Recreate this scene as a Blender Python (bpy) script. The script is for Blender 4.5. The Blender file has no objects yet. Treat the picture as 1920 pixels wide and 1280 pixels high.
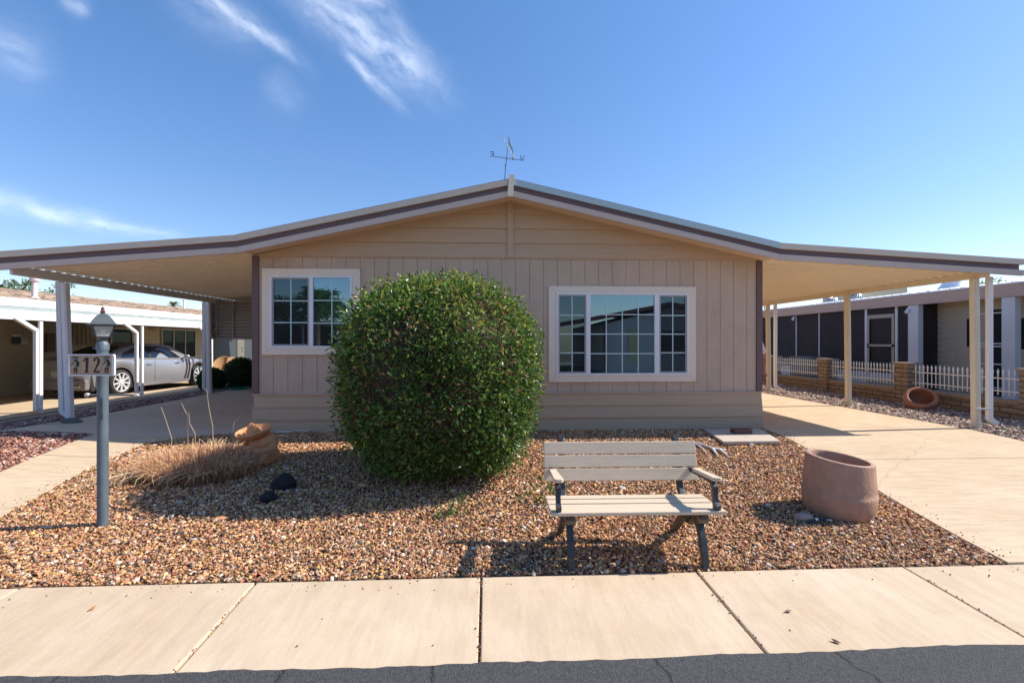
import bpy, math, random
import numpy as np
from mathutils import Vector, Matrix
random.seed(7); rng = np.random.default_rng(11)
sc = bpy.context.scene
C = sc.collection
R = math.radians
PI = math.pi

# ------------------------------------------------------------------ camera
YAW, F, EYE = 0.05, 920.0, 1.49
cam = bpy.data.cameras.new('camera'); cam.sensor_width = 36; cam.lens = F/1920*36
cam.clip_start = .05; cam.clip_end = 3000
co = bpy.data.objects.new('camera', cam); C.objects.link(co)
co.location = (0, 0, EYE); co.rotation_euler = (PI/2, 0, -YAW)
sc.camera = co

# ------------------------------------------------------------------ sun, sky, exposure
SUN_EL, SUN_AZ = R(42.5), R(4.5)          # azimuth measured from +X towards +Y
sdir = Vector((math.cos(SUN_EL)*math.cos(SUN_AZ), math.cos(SUN_EL)*math.sin(SUN_AZ), math.sin(SUN_EL)))
sun = bpy.data.lights.new('sun', 'SUN'); sun.energy = 3.8; sun.angle = R(.5); sun.color = (1, .93, .82)
so = bpy.data.objects.new('sun', sun); C.objects.link(so); so.location = (20, 0, 30)
so.rotation_euler = (-sdir).to_track_quat('-Z', 'Y').to_euler()
sc.view_settings.view_transform = 'Standard'; sc.view_settings.look = 'None'
sc.view_settings.gamma = 1; sc.view_settings.exposure = 0.85
sc.cycles.max_bounces = 12; sc.cycles.diffuse_bounces = 8; sc.cycles.transparent_max_bounces = 8

def ray(px, py):
    x = (px-960)/F; z = (640-py)/F; c, s = math.cos(YAW), math.sin(YAW)
    return Vector((c*x+s, -s*x+c, z))
def at(px, py, Y):
    r = ray(px, py); t = Y/r.y
    return Vector((r.x*t, Y, EYE+r.z*t))

world = bpy.data.worlds.new('World'); sc.world = world; world.use_nodes = True
wt = world.node_tree; wn = wt.nodes; wl = wt.links; wn.clear()
def N(tree, typ, **kw):
    n = tree.nodes.new(typ)
    for k, v in kw.items(): setattr(n, k, v)
    return n
def math_(tree, op, a, b=None, c=None, clamp=False):
    n = tree.nodes.new('ShaderNodeMath'); n.operation = op; n.use_clamp = clamp
    for i, v in enumerate((a, b, c)):
        if v is None: continue
        if isinstance(v, (int, float)): n.inputs[i].default_value = v
        else: tree.links.new(v, n.inputs[i])
    return n.outputs[0]
sky = N(wt, 'ShaderNodeTexSky', sky_type='NISHITA', sun_disc=False)
sky.sun_elevation = SUN_EL; sky.sun_rotation = PI/2-SUN_AZ
sky.air_density = 1.0; sky.dust_density = .35; sky.ozone_density = 2.2; sky.altitude = 300
tcw = N(wt, 'ShaderNodeTexCoord')
sep = N(wt, 'ShaderNodeSeparateXYZ'); wl.new(tcw.outputs['Generated'], sep.inputs[0])
U = math_(wt, 'ARCTAN2', sep.outputs[0], sep.outputs[1]); V = math_(wt, 'ARCSINE', sep.outputs[2])
comb = N(wt, 'ShaderNodeCombineXYZ'); wl.new(U, comb.inputs[0]); wl.new(V, comb.inputs[1])
wn1 = N(wt, 'ShaderNodeTexNoise'); wn1.inputs['Scale'].default_value = 9; wn1.inputs['Detail'].default_value = 5
wl.new(comb.outputs[0], wn1.inputs['Vector'])
warp = math_(wt, 'MULTIPLY', math_(wt, 'SUBTRACT', wn1.outputs['Fac'], .5), .05)
total = None
for (x0, y0, x1, y1, w, st) in [(385,-20,545,108,14,.6),(560,-30,800,150,34,.6),(648,100,748,190,11,.5),
        (-40,366,250,434,13,.55),(180,415,330,434,9,.35),(630,-20,730,18,14,.5),(-60,70,80,110,34,.25),(120,-15,165,15,12,.35),
        (330,-30,480,60,34,.3),(700,20,800,120,26,.3),(500,150,560,200,30,.12)]:
    def uv(px, py):
        r = ray(px, py).normalized(); return math.atan2(r.x, r.y), math.asin(r.z)
    (ua, va), (ub, vb) = uv(x0, y0), uv(x1, y1)
    L = math.hypot(ub-ua, vb-va); dx, dy = (ub-ua)/L, (vb-va)/L; W = w/F*.8
    du = math_(wt, 'SUBTRACT', U, (ua+ub)/2); dv = math_(wt, 'SUBTRACT', V, (va+vb)/2)
    A = math_(wt, 'ADD', math_(wt, 'MULTIPLY', du, dx), math_(wt, 'MULTIPLY', dv, dy))
    B = math_(wt, 'ADD', math_(wt, 'ADD', math_(wt, 'MULTIPLY', du, -dy), math_(wt, 'MULTIPLY', dv, dx)), warp)
    a2 = math_(wt, 'POWER', math_(wt, 'ABSOLUTE', math_(wt, 'DIVIDE', A, L*.56)), 3)
    b2 = math_(wt, 'POWER', math_(wt, 'ABSOLUTE', math_(wt, 'DIVIDE', B, W)), 1.6)
    g = math_(wt, 'EXPONENT', math_(wt, 'MULTIPLY', math_(wt, 'ADD', a2, b2), -1))
    cc = N(wt, 'ShaderNodeCombineXYZ'); wl.new(math_(wt, 'MULTIPLY', A, 14), cc.inputs[0]); wl.new(math_(wt, 'MULTIPLY', B, 36), cc.inputs[1])
    cc.inputs[2].default_value = x0*.1
    nn = N(wt, 'ShaderNodeTexNoise'); nn.inputs['Scale'].default_value = 1; nn.inputs['Detail'].default_value = 7; nn.inputs['Roughness'].default_value = .62
    wl.new(cc.outputs[0], nn.inputs['Vector'])
    nz = math_(wt, 'MULTIPLY', math_(wt, 'SUBTRACT', nn.outputs['Fac'], .25), 2.0, clamp=True)
    t = math_(wt, 'MULTIPLY', math_(wt, 'MULTIPLY', g, nz), st*.9)
    total = t if total is None else math_(wt, 'MAXIMUM', total, t)
hs = N(wt, 'ShaderNodeHueSaturation'); hs.inputs['Saturation'].default_value = 1.2
wl.new(sky.outputs[0], hs.inputs['Color'])
cm = N(wt, 'ShaderNodeMix', data_type='RGBA'); cm.inputs[7].default_value = (7.2, 7.6, 8.4, 1)
grd = N(wt, 'ShaderNodeValToRGB'); ge = grd.color_ramp.elements
ge[0].position = 0; ge[0].color = (.80,.72,.76,1); ge[1].position = .75; ge[1].color = (1.0,1.0,1.0,1); g3 = ge.new(.35); g3.color = (.95,.86,.9,1)
wl.new(V, grd.inputs[0]); gm = N(wt, 'ShaderNodeMix', data_type='RGBA', blend_type='MULTIPLY'); gm.inputs[0].default_value = 1
wl.new(hs.outputs[0], gm.inputs[6]); wl.new(grd.outputs[0], gm.inputs[7])
wl.new(total, cm.inputs[0]); wl.new(gm.outputs[2], cm.inputs[6])
bg = N(wt, 'ShaderNodeBackground'); bg.inputs['Strength'].default_value = .125
wl.new(cm.outputs[2], bg.inputs['Color'])
wo = N(wt, 'ShaderNodeOutputWorld'); wl.new(bg.outputs[0], wo.inputs[0])

# ------------------------------------------------------------------ materials
MATS = {}
def mat(name, col, rough=.6, var=.0, vscale=8, bump=0, bscale=60, metal=0, spec=.5, col2=None, stretch=(1,1,1)):
    if name in MATS: return MATS[name]
    m = bpy.data.materials.new(name); m.use_nodes = True; t = m.node_tree; MATS[name] = m
    p = t.nodes['Principled BSDF']; p.inputs['Roughness'].default_value = rough
    p.inputs['Metallic'].default_value = metal; p.inputs['Specular IOR Level'].default_value = spec
    p.inputs['Base Color'].default_value = (*col, 1)
    tc = N(t, 'ShaderNodeTexCoord'); mp = N(t, 'ShaderNodeMapping'); mp.inputs['Scale'].default_value = stretch
    t.links.new(tc.outputs['Object'], mp.inputs[0])
    if var or col2:
        n = N(t, 'ShaderNodeTexNoise'); n.inputs['Scale'].default_value = vscale; n.inputs['Detail'].default_value = 6; n.inputs['Roughness'].default_value = .65
        t.links.new(mp.outputs[0], n.inputs['Vector'])
        cr = N(t, 'ShaderNodeValToRGB'); e = cr.color_ramp.elements
        c2 = col2 or tuple(min(1, c*(1+var)) for c in col); c1 = col if col2 else tuple(c*(1-var) for c in col)
        e[0].position = .3; e[0].color = (*c1, 1); e[1].position = .7; e[1].color = (*c2, 1)
        t.links.new(n.outputs['Fac'], cr.inputs[0]); t.links.new(cr.outputs[0], p.inputs['Base Color'])
    if bump:
        n2 = N(t, 'ShaderNodeTexNoise'); n2.inputs['Scale'].default_value = bscale; n2.inputs['Detail'].default_value = 5
        t.links.new(mp.outputs[0], n2.inputs['Vector'])
        b = N(t, 'ShaderNodeBump'); b.inputs['Strength'].default_value = bump; b.inputs['Distance'].default_value = .01
        t.links.new(n2.outputs['Fac'], b.inputs['Height']); t.links.new(b.outputs[0], p.inputs['Normal'])
    return m
def attr_mat(name, rough=.7, trans=0, spec=.4, mul=(1,1,1)):
    m = bpy.data.materials.new(name); m.use_nodes = True; t = m.node_tree
    p = t.nodes['Principled BSDF']; p.inputs['Roughness'].default_value = rough; p.inputs['Specular IOR Level'].default_value = spec
    a = N(t, 'ShaderNodeAttribute', attribute_name='Col')
    t.links.new(a.outputs['Color'], p.inputs['Base Color'])
    if trans:
        tr = N(t, 'ShaderNodeBsdfTranslucent'); mx = N(t, 'ShaderNodeMixShader'); mx.inputs[0].default_value = trans
        h = N(t, 'ShaderNodeHueSaturation'); h.inputs['Value'].default_value = 1.6; h.inputs['Hue'].default_value = .485
        t.links.new(a.outputs['Color'], h.inputs['Color']); t.links.new(h.outputs[0], tr.inputs[0])
        t.links.new(p.outputs[0], mx.inputs[1]); t.links.new(tr.outputs[0], mx.inputs[2])
        t.links.new(mx.outputs[0], t.nodes['Material Output'].inputs[0])
    return m
def concrete(name, c1, c2, stain=.5, crack=True, st=(1.2, 9, 1)):
    m = mat(name, c1, .85, vscale=1.3, bump=.25, bscale=220, col2=c2, spec=.2)
    t = m.node_tree; p = t.nodes['Principled BSDF']; src = p.inputs['Base Color'].links[0].from_socket
    tc = [n for n in t.nodes if n.type == 'TEX_COORD'][0]
    mp = N(t, 'ShaderNodeMapping'); mp.inputs['Scale'].default_value = st; t.links.new(tc.outputs['Object'], mp.inputs[0])
    n = N(t, 'ShaderNodeTexNoise'); n.inputs['Scale'].default_value = 2.2; n.inputs['Detail'].default_value = 8; n.inputs['Roughness'].default_value = .7
    t.links.new(mp.outputs[0], n.inputs['Vector'])
    cr = N(t, 'ShaderNodeValToRGB'); e = cr.color_ramp.elements; e[0].position = .3; e[0].color = (1-stain*.3,)*3+(1,); e[1].position = .6; e[1].color = (1,1,1,1)
    t.links.new(n.outputs['Fac'], cr.inputs[0])
    sp = N(t, 'ShaderNodeTexNoise'); sp.inputs['Scale'].default_value = 260; sp.inputs['Detail'].default_value = 2
    t.links.new(tc.outputs['Object'], sp.inputs['Vector'])
    cr2 = N(t, 'ShaderNodeValToRGB'); e = cr2.color_ramp.elements; e[0].position = .3; e[0].color = (.8,.78,.75,1); e[1].position = .5; e[1].color = (1,1,1,1)
    t.links.new(sp.outputs['Fac'], cr2.inputs[0])
    m1 = N(t, 'ShaderNodeMix', data_type='RGBA', blend_type='MULTIPLY'); m1.inputs[0].default_value = 1
    m2 = N(t, 'ShaderNodeMix', data_type='RGBA', blend_type='MULTIPLY'); m2.inputs[0].default_value = 1
    t.links.new(src, m1.inputs[6]); t.links.new(cr.outputs[0], m1.inputs[7])
    t.links.new(m1.outputs[2], m2.inputs[6]); t.links.new(cr2.outputs[0], m2.inputs[7])
    last = m2.outputs[2]
    if crack:
        v = N(t, 'ShaderNodeTexVoronoi', feature='DISTANCE_TO_EDGE'); v.inputs['Scale'].default_value = .33
        nw = N(t, 'ShaderNodeTexNoise'); nw.inputs['Scale'].default_value = 1.6; nw.inputs['Detail'].default_value = 6
        t.links.new(tc.outputs['Object'], nw.inputs['Vector'])
        va = N(t, 'ShaderNodeMix', data_type='RGBA'); va.inputs[0].default_value = .25
        t.links.new(tc.outputs['Object'], va.inputs[6]); t.links.new(nw.outputs['Color'], va.inputs[7]); t.links.new(va.outputs[2], v.inputs['Vector'])
        c3 = N(t, 'ShaderNodeValToRGB'); e = c3.color_ramp.elements; e[0].position = 0; e[0].color = (.45,.42,.4,1); e[1].position = .0035; e[1].color = (1,1,1,1)
        t.links.new(v.outputs['Distance'], c3.inputs[0])
        m3 = N(t, 'ShaderNodeMix', data_type='RGBA', blend_type='MULTIPLY'); m3.inputs[0].default_value = .28
        t.links.new(last, m3.inputs[6]); t.links.new(c3.outputs[0], m3.inputs[7]); last = m3.outputs[2]
    t.links.new(last, p.inputs['Base Color'])
    return m

M_side = concrete('sidewalk_concrete', (.58,.44,.30), (.69,.55,.405), .5, False, (7, 1.0, 1))
M_drive = concrete('driveway_concrete', (.60,.455,.30), (.70,.55,.39), .8)
M_dark_drive = concrete('carport_concrete', (.60,.47,.35), (.70,.56,.43), .7)
M_asph = mat('asphalt', (.045,.046,.048), .85, vscale=55, bump=1, bscale=120, col2=(.095,.095,.096), spec=.3)
_t = M_asph.node_tree; _p = _t.nodes['Principled BSDF']; _v = N(_t, 'ShaderNodeTexVoronoi', feature='DISTANCE_TO_EDGE'); _v.inputs['Scale'].default_value = 1.1
_tc = [n for n in _t.nodes if n.type == 'TEX_COORD'][0]; _n = N(_t, 'ShaderNodeTexNoise'); _n.inputs['Scale'].default_value = 3; _n.inputs['Detail'].default_value = 8
_m = N(_t, 'ShaderNodeMix', data_type='RGBA'); _m.inputs[0].default_value = .3; _t.links.new(_tc.outputs['Object'], _n.inputs['Vector']); _t.links.new(_tc.outputs['Object'], _m.inputs[6]); _t.links.new(_n.outputs['Color'], _m.inputs[7]); _t.links.new(_m.outputs[2], _v.inputs['Vector'])
_c = N(_t, 'ShaderNodeValToRGB'); _e = _c.color_ramp.elements; _e[0].color = (.15,.15,.15,1); _e[1].position = .012; _e[1].color = (1,1,1,1); _t.links.new(_v.outputs['Distance'], _c.inputs[0])
_x = N(_t, 'ShaderNodeMix', data_type='RGBA', blend_type='MULTIPLY'); _x.inputs[0].default_value = .8; _t.links.new(_p.inputs['Base Color'].links[0].from_socket, _x.inputs[6]); _t.links.new(_c.outputs[0], _x.inputs[7]); _t.links.new(_x.outputs[2], _p.inputs['Base Color'])
M_soil = mat('gravel_soil', (.10,.06,.035), .95, vscale=40, bump=1, bscale=90, col2=(.22,.13,.08))
M_redsoil = mat('red_gravel_soil', (.16,.07,.05), .95, vscale=40, bump=1, bscale=90, col2=(.26,.13,.10))
M_siding = mat('tan_siding', (.57,.43,.325), .75, var=.05, vscale=3, bump=.35, bscale=30, stretch=(8,8,.6), spec=.25)
_t = M_siding.node_tree; _p = _t.nodes['Principled BSDF']; _tc = [n for n in _t.nodes if n.type == 'TEX_COORD'][0]
_n = N(_t, 'ShaderNodeTexNoise'); _n.inputs['Scale'].default_value = 1.1; _n.inputs['Detail'].default_value = 7; _n.inputs['Roughness'].default_value = .7; _t.links.new(_tc.outputs['Object'], _n.inputs['Vector'])
_c = N(_t, 'ShaderNodeValToRGB'); _e = _c.color_ramp.elements; _e[0].position = .35; _e[0].color = (.88,.87,.86,1); _e[1].position = .6; _e[1].color = (1.03,1.02,1.0,1); _t.links.new(_n.outputs['Fac'], _c.inputs[0])
_x = N(_t, 'ShaderNodeMix', data_type='RGBA', blend_type='MULTIPLY'); _x.inputs[0].default_value = 1; _t.links.new(_p.inputs['Base Color'].links[0].from_socket, _x.inputs[6]); _t.links.new(_c.outputs[0], _x.inputs[7]); _t.links.new(_x.outputs[2], _p.inputs['Base Color'])
M_lap = mat('tan_lap_board', (.54,.385,.255), .75, var=.05, vscale=3, bump=.3, bscale=30, stretch=(.6,8,8), spec=.25)
M_trim = mat('pale_trim', (.84,.70,.56), .6, var=.03, vscale=5, bump=.1, bscale=40, spec=.3)
M_corner = mat('mauve_corner', (.17,.105,.10), .6, var=.05, spec=.3)
M_vinyl = mat('white_vinyl', (.80,.79,.78), .4)
M_fascia = mat('fascia_grey', (.56,.44,.37), .5, var=.04, vscale=2)
M_fascia_pale = mat('fascia_pale', (.62,.51,.40), .45, var=.04, vscale=2)
M_fascia_dark = mat('fascia_dark', (.15,.095,.10), .6, var=.04)
M_soffit = mat('soffit_tan', (.72,.56,.40), .7, var=.03)
M_metal_cap = mat('bright_flashing', (.42,.50,.50), .35, metal=.2)
M_roof = mat('white_roof', (.75,.76,.78), .5, var=.05, vscale=2)
M_pan = mat('cream_pan', (.90,.80,.62), .5, var=.03, vscale=1)
M_post = mat('cream_post', (.72,.64,.49), .5, var=.05, vscale=4)
M_postw = mat('white_post', (.68,.68,.70), .45, var=.04, vscale=4)
M_brightw = mat('white_enamel', (.85,.85,.84), .45, var=.02)
M_muntin = mat('muntin', (.55,.72,.68), .4)
M_sash = mat('grey_sash', (.36,.34,.33), .5)
M_iron = mat('black_iron', (.03,.035,.045), .45, var=.2, vscale=30, bump=.3, bscale=90)
M_bronze = mat('bronze_scroll', (.16,.12,.08), .55, metal=.3)
M_slat = mat('bench_slat', (.64,.52,.385), .65, var=.07, vscale=6, bump=.35, bscale=60, stretch=(.6,6,6), spec=.25)
M_lamp = mat('painted_grey_post', (.10,.13,.155), .5, var=.15, vscale=10, bump=.15, bscale=40)
M_rust = mat('rust_finial', (.17,.07,.06), .7)
M_brass = mat('ball_end', (.50,.45,.40), .4)
M_clay = mat('terracotta', (.58,.23,.09), .75, vscale=7, bump=.5, bscale=60, col2=(.76,.37,.17))
M_claydark = mat('dark_terracotta', (.33,.13,.07), .7, vscale=7, bump=.3, bscale=60, col2=(.44,.19,.11))
M_pot = mat('brown_concrete_pot', (.36,.215,.15), .9, vscale=13, bump=.8, bscale=60, col2=(.47,.295,.21), stretch=(1,1,.5))
M_lava = mat('lava_rock', (.018,.015,.018), .9, var=.4, vscale=20, bump=1, bscale=45)
M_stone = mat('pale_stone', (.38,.30,.23), .85, var=.2, vscale=10, bump=.5, bscale=40)
M_brick = mat('brick', (.16,.07,.055), .85, var=.2, vscale=20, bump=.5, bscale=80)
M_drift = mat('bleached_wood', (.66,.62,.60), .75, var=.08, vscale=20, bump=.4, bscale=50)
M_pad = mat('pad_concrete', (.52,.44,.36), .85, var=.07, vscale=5, bump=.2, bscale=150)
M_dark = mat('dark_interior', (.012,.011,.012), .9)
M_mesh = mat('dark_screen', (.030,.021,.023), .8, var=.25, vscale=4)
M_nsiding = mat('neighbor_siding', (.50,.44,.32), .75, var=.04, vscale=3)
M_nfascia = mat('neighbor_fascia', (.50,.34,.27), .6, var=.04)
M_nroof = mat('white_metal_roof', (.80,.81,.83), .45, var=.05)
M_carp = mat('silver_paint', (.50,.50,.53), .28, metal=.65, var=.02)
M_rub = mat('rubber', (.02,.02,.02), .8)
M_chrome = mat('chrome', (.75,.75,.76), .12, metal=1)
M_red = mat('red_lens', (.5,.01,.02), .25)
M_rim = mat('bright_rim', (.80,.80,.82), .3, metal=.35)
M_redd = mat('dark_red_lens', (.10,.008,.01), .2)
M_plate = mat('plate', (.35,.42,.40), .5)
M_cglass = mat('car_glass', (.008,.010,.012), .06, spec=.9)
M_bark = mat('bark', (.14,.10,.07), .9, var=.3, vscale=20, bump=.8, bscale=30)
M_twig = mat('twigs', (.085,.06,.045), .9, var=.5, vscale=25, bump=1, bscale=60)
M_wick = mat('wicker', (.42,.25,.12), .7, var=.25, vscale=60, bump=.8, bscale=120)
M_hose = mat('green_hose', (.02,.16,.12), .5)
M_skin = mat('skin', (.42,.21,.14), .55, var=.05)
M_shirt = mat('white_shirt', (.68,.66,.68), .85, var=.03)
M_short = mat('khaki', (.25,.21,.15), .85)
M_hair = mat('grey_hair', (.20,.19,.18), .8)
M_shoe = mat('shoe', (.05,.05,.05), .7)
M_tile = mat('tan_tile', (.50,.33,.20), .55, var=.12, vscale=30)
M_ink = mat('dark_glaze', (.035,.02,.02), .4)
M_teal = mat('teal_glaze', (.05,.28,.38), .4)
M_stone_leaf = attr_mat('gravel_stone', .75, spec=.35)
M_leaf = attr_mat('leaf', .36, trans=.33, spec=.55)
M_straw = attr_mat('straw', .7, trans=.25, spec=.2)

def glass(name, fac=.26, tint=(.58,.86,1), base=(.012,.016,.017)):
    m = bpy.data.materials.new(name); m.use_nodes = True; t = m.node_tree; t.nodes.clear()
    g = N(t, 'ShaderNodeBsdfGlossy'); g.inputs['Roughness'].default_value = .012; g.inputs['Color'].default_value = (*tint, 1)
    d = N(t, 'ShaderNodeBsdfDiffuse'); d.inputs['Color'].default_value = (*base, 1)
    mx = N(t, 'ShaderNodeMixShader'); mx.inputs[0].default_value = fac
    tc = N(t, 'ShaderNodeTexCoord'); n = N(t, 'ShaderNodeTexNoise'); n.inputs['Scale'].default_value = 1.5; n.inputs['Detail'].default_value = 1
    t.links.new(tc.outputs['Object'], n.inputs['Vector'])
    b = N(t, 'ShaderNodeBump'); b.inputs['Strength'].default_value = .08; b.inputs['Distance'].default_value = .01
    t.links.new(n.outputs['Fac'], b.inputs['Height']); t.links.new(b.outputs[0], g.inputs['Normal'])
    t.links.new(d.outputs[0], mx.inputs[1]); t.links.new(g.outputs[0], mx.inputs[2])
    o = N(t, 'ShaderNodeOutputMaterial'); t.links.new(mx.outputs[0], o.inputs[0]); return m
M_glass = glass('window_glass', .30)
M_glass_scr = glass('screened_glass', .10, base=(.02,.022,.024))
M_dglass = glass('dim_glass', .03)
def lantern_glass():
    m = bpy.data.materials.new('frosted_glass'); m.use_nodes = True; t = m.node_tree
    p = t.nodes['Principled BSDF']; p.inputs['Base Color'].default_value = (.8,.8,.76,1); p.inputs['Roughness'].default_value = .35
    p.inputs['Alpha'].default_value = .42; return m
M_lg = lantern_glass()
def brick_mat(name, c1, c2, mortar, w, h, msize=.012, axis='Y'):
    m = bpy.data.materials.new(name); m.use_nodes = True; t = m.node_tree
    p = t.nodes['Principled BSDF']; p.inputs['Roughness'].default_value = .85; p.inputs['Specular IOR Level'].default_value = .2
    tc = N(t, 'ShaderNodeTexCoord'); s = N(t, 'ShaderNodeSeparateXYZ'); cb = N(t, 'ShaderNodeCombineXYZ')
    t.links.new(tc.outputs['Object'], s.inputs[0])
    t.links.new(s.outputs[1 if axis == 'Y' else 0], cb.inputs[0]); t.links.new(s.outputs[2], cb.inputs[1])
    b = N(t, 'ShaderNodeTexBrick'); b.inputs['Color1'].default_value = (*c1, 1); b.inputs['Color2'].default_value = (*c2, 1); b.inputs['Mortar'].default_value = (*mortar, 1)
    b.inputs['Scale'].default_value = 1; b.inputs['Brick Width'].default_value = w; b.inputs['Row Height'].default_value = h; b.inputs['Mortar Size'].default_value = msize
    t.links.new(cb.outputs[0], b.inputs['Vector'])
    n = N(t, 'ShaderNodeTexNoise'); n.inputs['Scale'].default_value = 14; n.inputs['Detail'].default_value = 6; t.links.new(tc.outputs['Object'], n.inputs['Vector'])
    cr = N(t, 'ShaderNodeValToRGB'); e = cr.color_ramp.elements; e[0].position = .3; e[0].color = (.72,.7,.68,1); e[1].position = .65; e[1].color = (1.05,1.03,1,1)
    t.links.new(n.outputs['Fac'], cr.inputs[0])
    mx = N(t, 'ShaderNodeMix', data_type='RGBA', blend_type='MULTIPLY'); mx.inputs[0].default_value = 1
    t.links.new(b.outputs['Color'], mx.inputs[6]); t.links.new(cr.outputs[0], mx.inputs[7]); t.links.new(mx.outputs[2], p.inputs['Base Color'])
    bp = N(t, 'ShaderNodeBump'); bp.inputs['Distance'].default_value = .01; bp.invert = True; t.links.new(b.outputs['Fac'], bp.inputs['Height']); t.links.new(bp.outputs[0], p.inputs['Normal'])
    return m
M_block = brick_mat('tan_block', (.36,.265,.18), (.45,.34,.235), (.16,.11,.08), .40, .105)
M_shing = brick_mat('shingle', (.34,.235,.17), (.20,.14,.11), (.10,.075,.06), .30, .045, .004)

# ------------------------------------------------------------------ helpers
class MB:
    def __init__(s): s.v = []; s.f = []; s.mi = []; s.cur = 0
    def add(s, vs, fs):
        b = len(s.v); s.v += [tuple(v) for v in vs]; s.f += [tuple(i+b for i in f) for f in fs]; s.mi += [s.cur]*len(fs); return s
    def box(s, x0, y0, z0, x1, y1, z1, M=None):
        vs = [Vector(p) for p in [(x0,y0,z0),(x1,y0,z0),(x1,y1,z0),(x0,y1,z0),(x0,y0,z1),(x1,y0,z1),(x1,y1,z1),(x0,y1,z1)]]
        if M: vs = [M @ v for v in vs]
        return s.add(vs, [(0,3,2,1),(4,5,6,7),(0,1,5,4),(1,2,6,5),(2,3,7,6),(3,0,4,7)])
    def tube(s, pts, r, n=8, cap=True):
        pts = [Vector(p) for p in pts]; rs = r if isinstance(r, (list, tuple)) else [r]*len(pts)
        b = len(s.v); vs = []; prev = None
        for i, p in enumerate(pts):
            d = (pts[min(i+1, len(pts)-1)]-pts[max(i-1, 0)]).normalized()
            if prev is None: u = d.orthogonal().normalized()
            else: u = (prev-d*prev.dot(d)).normalized()
            prev = u; w = d.cross(u)
            for k in range(n):
                a = 2*PI*k/n; vs.append(p+(u*math.cos(a)+w*math.sin(a))*rs[i])
        fs = []
        for i in range(len(pts)-1):
            for k in range(n):
                k2 = (k+1) % n; fs.append((i*n+k, i*n+k2, (i+1)*n+k2, (i+1)*n+k))
        if cap: fs += [tuple(reversed(range(n))), tuple((len(pts)-1)*n+k for k in range(n))]
        return s.add(vs, fs)
    def lathe(s, prof, n=32, M=None, off=0, wob=0):
        M = M or Matrix.Identity(4); vs = []; fs = []
        for (r, z) in prof:
            for k in range(n):
                a = 2*PI*(k+off)/n; rr = r*(1+wob*math.sin(3*a+z*9)); vs.append(M @ Vector((rr*math.cos(a), rr*math.sin(a), z)))
        m = len(prof)
        for i in range(m-1):
            for k in range(n):
                k2 = (k+1) % n; fs.append((i*n+k, i*n+k2, (i+1)*n+k2, (i+1)*n+k))
        if prof[0][0] > 1e-4: fs.append(tuple(reversed(range(n))))
        if prof[-1][0] > 1e-4: fs.append(tuple((m-1)*n+k for k in range(n)))
        return s.add(vs, fs)
    def prism(s, poly, d0, d1, plane='XZ', M=None):   # poly 2-D points, extruded on the third axis
        def P(a, b, d):
            v = Vector((a, d, b)) if plane == 'XZ' else (Vector((d, a, b)) if plane == 'YZ' else Vector((a, b, d)))
            return M @ v if M else v
        n = len(poly); vs = [P(a, b, d0) for a, b in poly]+[P(a, b, d1) for a, b in poly]
        fs = [tuple(range(n)), tuple(reversed(range(n, 2*n)))]+[(i, i+n, (i+1) % n+n, (i+1) % n) for i in range(n)]
        return s.add(vs, fs)
    def stroke(s, pts, w, d0, d1, plane='XZ', M=None):  # flat ribbon of varying width, extruded
        pts = [Vector(p) for p in pts]; ws = w if isinstance(w, (list, tuple)) else [w]*len(pts); L = []; Rr = []
        for i, p in enumerate(pts):
            d = (pts[min(i+1, len(pts)-1)]-pts[max(i-1, 0)]).normalized(); nrm = Vector((-d.y, d.x))*ws[i]/2
            L.append(p+nrm); Rr.append(p-nrm)
        for i in range(len(pts)-1): s.prism([L[i], L[i+1], Rr[i+1], Rr[i]], d0, d1, plane, M)
        return s
    def ball(s, c, r, n=12, M=None):
        r = r if hasattr(r, '__len__') else (r, r, r); prof = [(math.sin(PI*i/n), -math.cos(PI*i/n)) for i in range(n+1)]
        prof[0] = (1e-5, -1); prof[-1] = (1e-5, 1)
        T = Matrix.Translation(c) @ (M or Matrix.Identity(4)) @ Matrix.Diagonal((*r, 1)); return s.lathe(prof, n*2, T)
    def build(s, name, mats, parent=None, smooth=None, bevel=0, recalc=True):
        me = bpy.data.meshes.new(name); me.from_pydata(s.v, [], s.f)
        mats = mats if isinstance(mats, (list, tuple)) else [mats]
        for m in mats: me.materials.append(m)
        if len(mats) > 1: me.polygons.foreach_set('material_index', s.mi)
        import bmesh
        if recalc:
            b = bmesh.new(); b.from_mesh(me); bmesh.ops.recalc_face_normals(b, faces=b.faces); b.to_mesh(me); b.free()
        if smooth:
            me.polygons.foreach_set('use_smooth', [True]*len(me.polygons)); 
            try: me.set_sharp_from_angle(angle=R(smooth))
            except Exception: pass
        o = bpy.data.objects.new(name, me); C.objects.link(o)
        if parent: o.parent = parent
        if bevel:
            bv = o.modifiers.new('bevel', 'BEVEL'); bv.width = bevel; bv.segments = 2; bv.limit_method = 'ANGLE'
        return o
def np_obj(name, V, Fc, m, col=None, parent=None, smooth=False):
    V = np.ascontiguousarray(V, dtype=np.float32); Fc = np.ascontiguousarray(Fc, dtype=np.int32); k = Fc.shape[1]
    me = bpy.data.meshes.new(name); me.vertices.add(len(V)); me.vertices.foreach_set('co', V.ravel())
    me.loops.add(Fc.size); me.loops.foreach_set('vertex_index', Fc.ravel())
    me.polygons.add(len(Fc)); me.polygons.foreach_set('loop_start', np.arange(0, Fc.size, k, dtype=np.int32))
    me.update(calc_edges=True)
    me.polygons.foreach_set('use_smooth', np.full(len(Fc), smooth))
    if col is not None:
        a = me.color_attributes.new('Col', 'FLOAT_COLOR', 'POINT'); a.data.foreach_set('color', np.ascontiguousarray(np.hstack([col, np.ones((len(col), 1))]), dtype=np.float32).ravel())
    me.materials.append(m); me.validate()
    o = bpy.data.objects.new(name, me); C.objects.link(o)
    if parent: o.parent = parent
    return o
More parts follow.
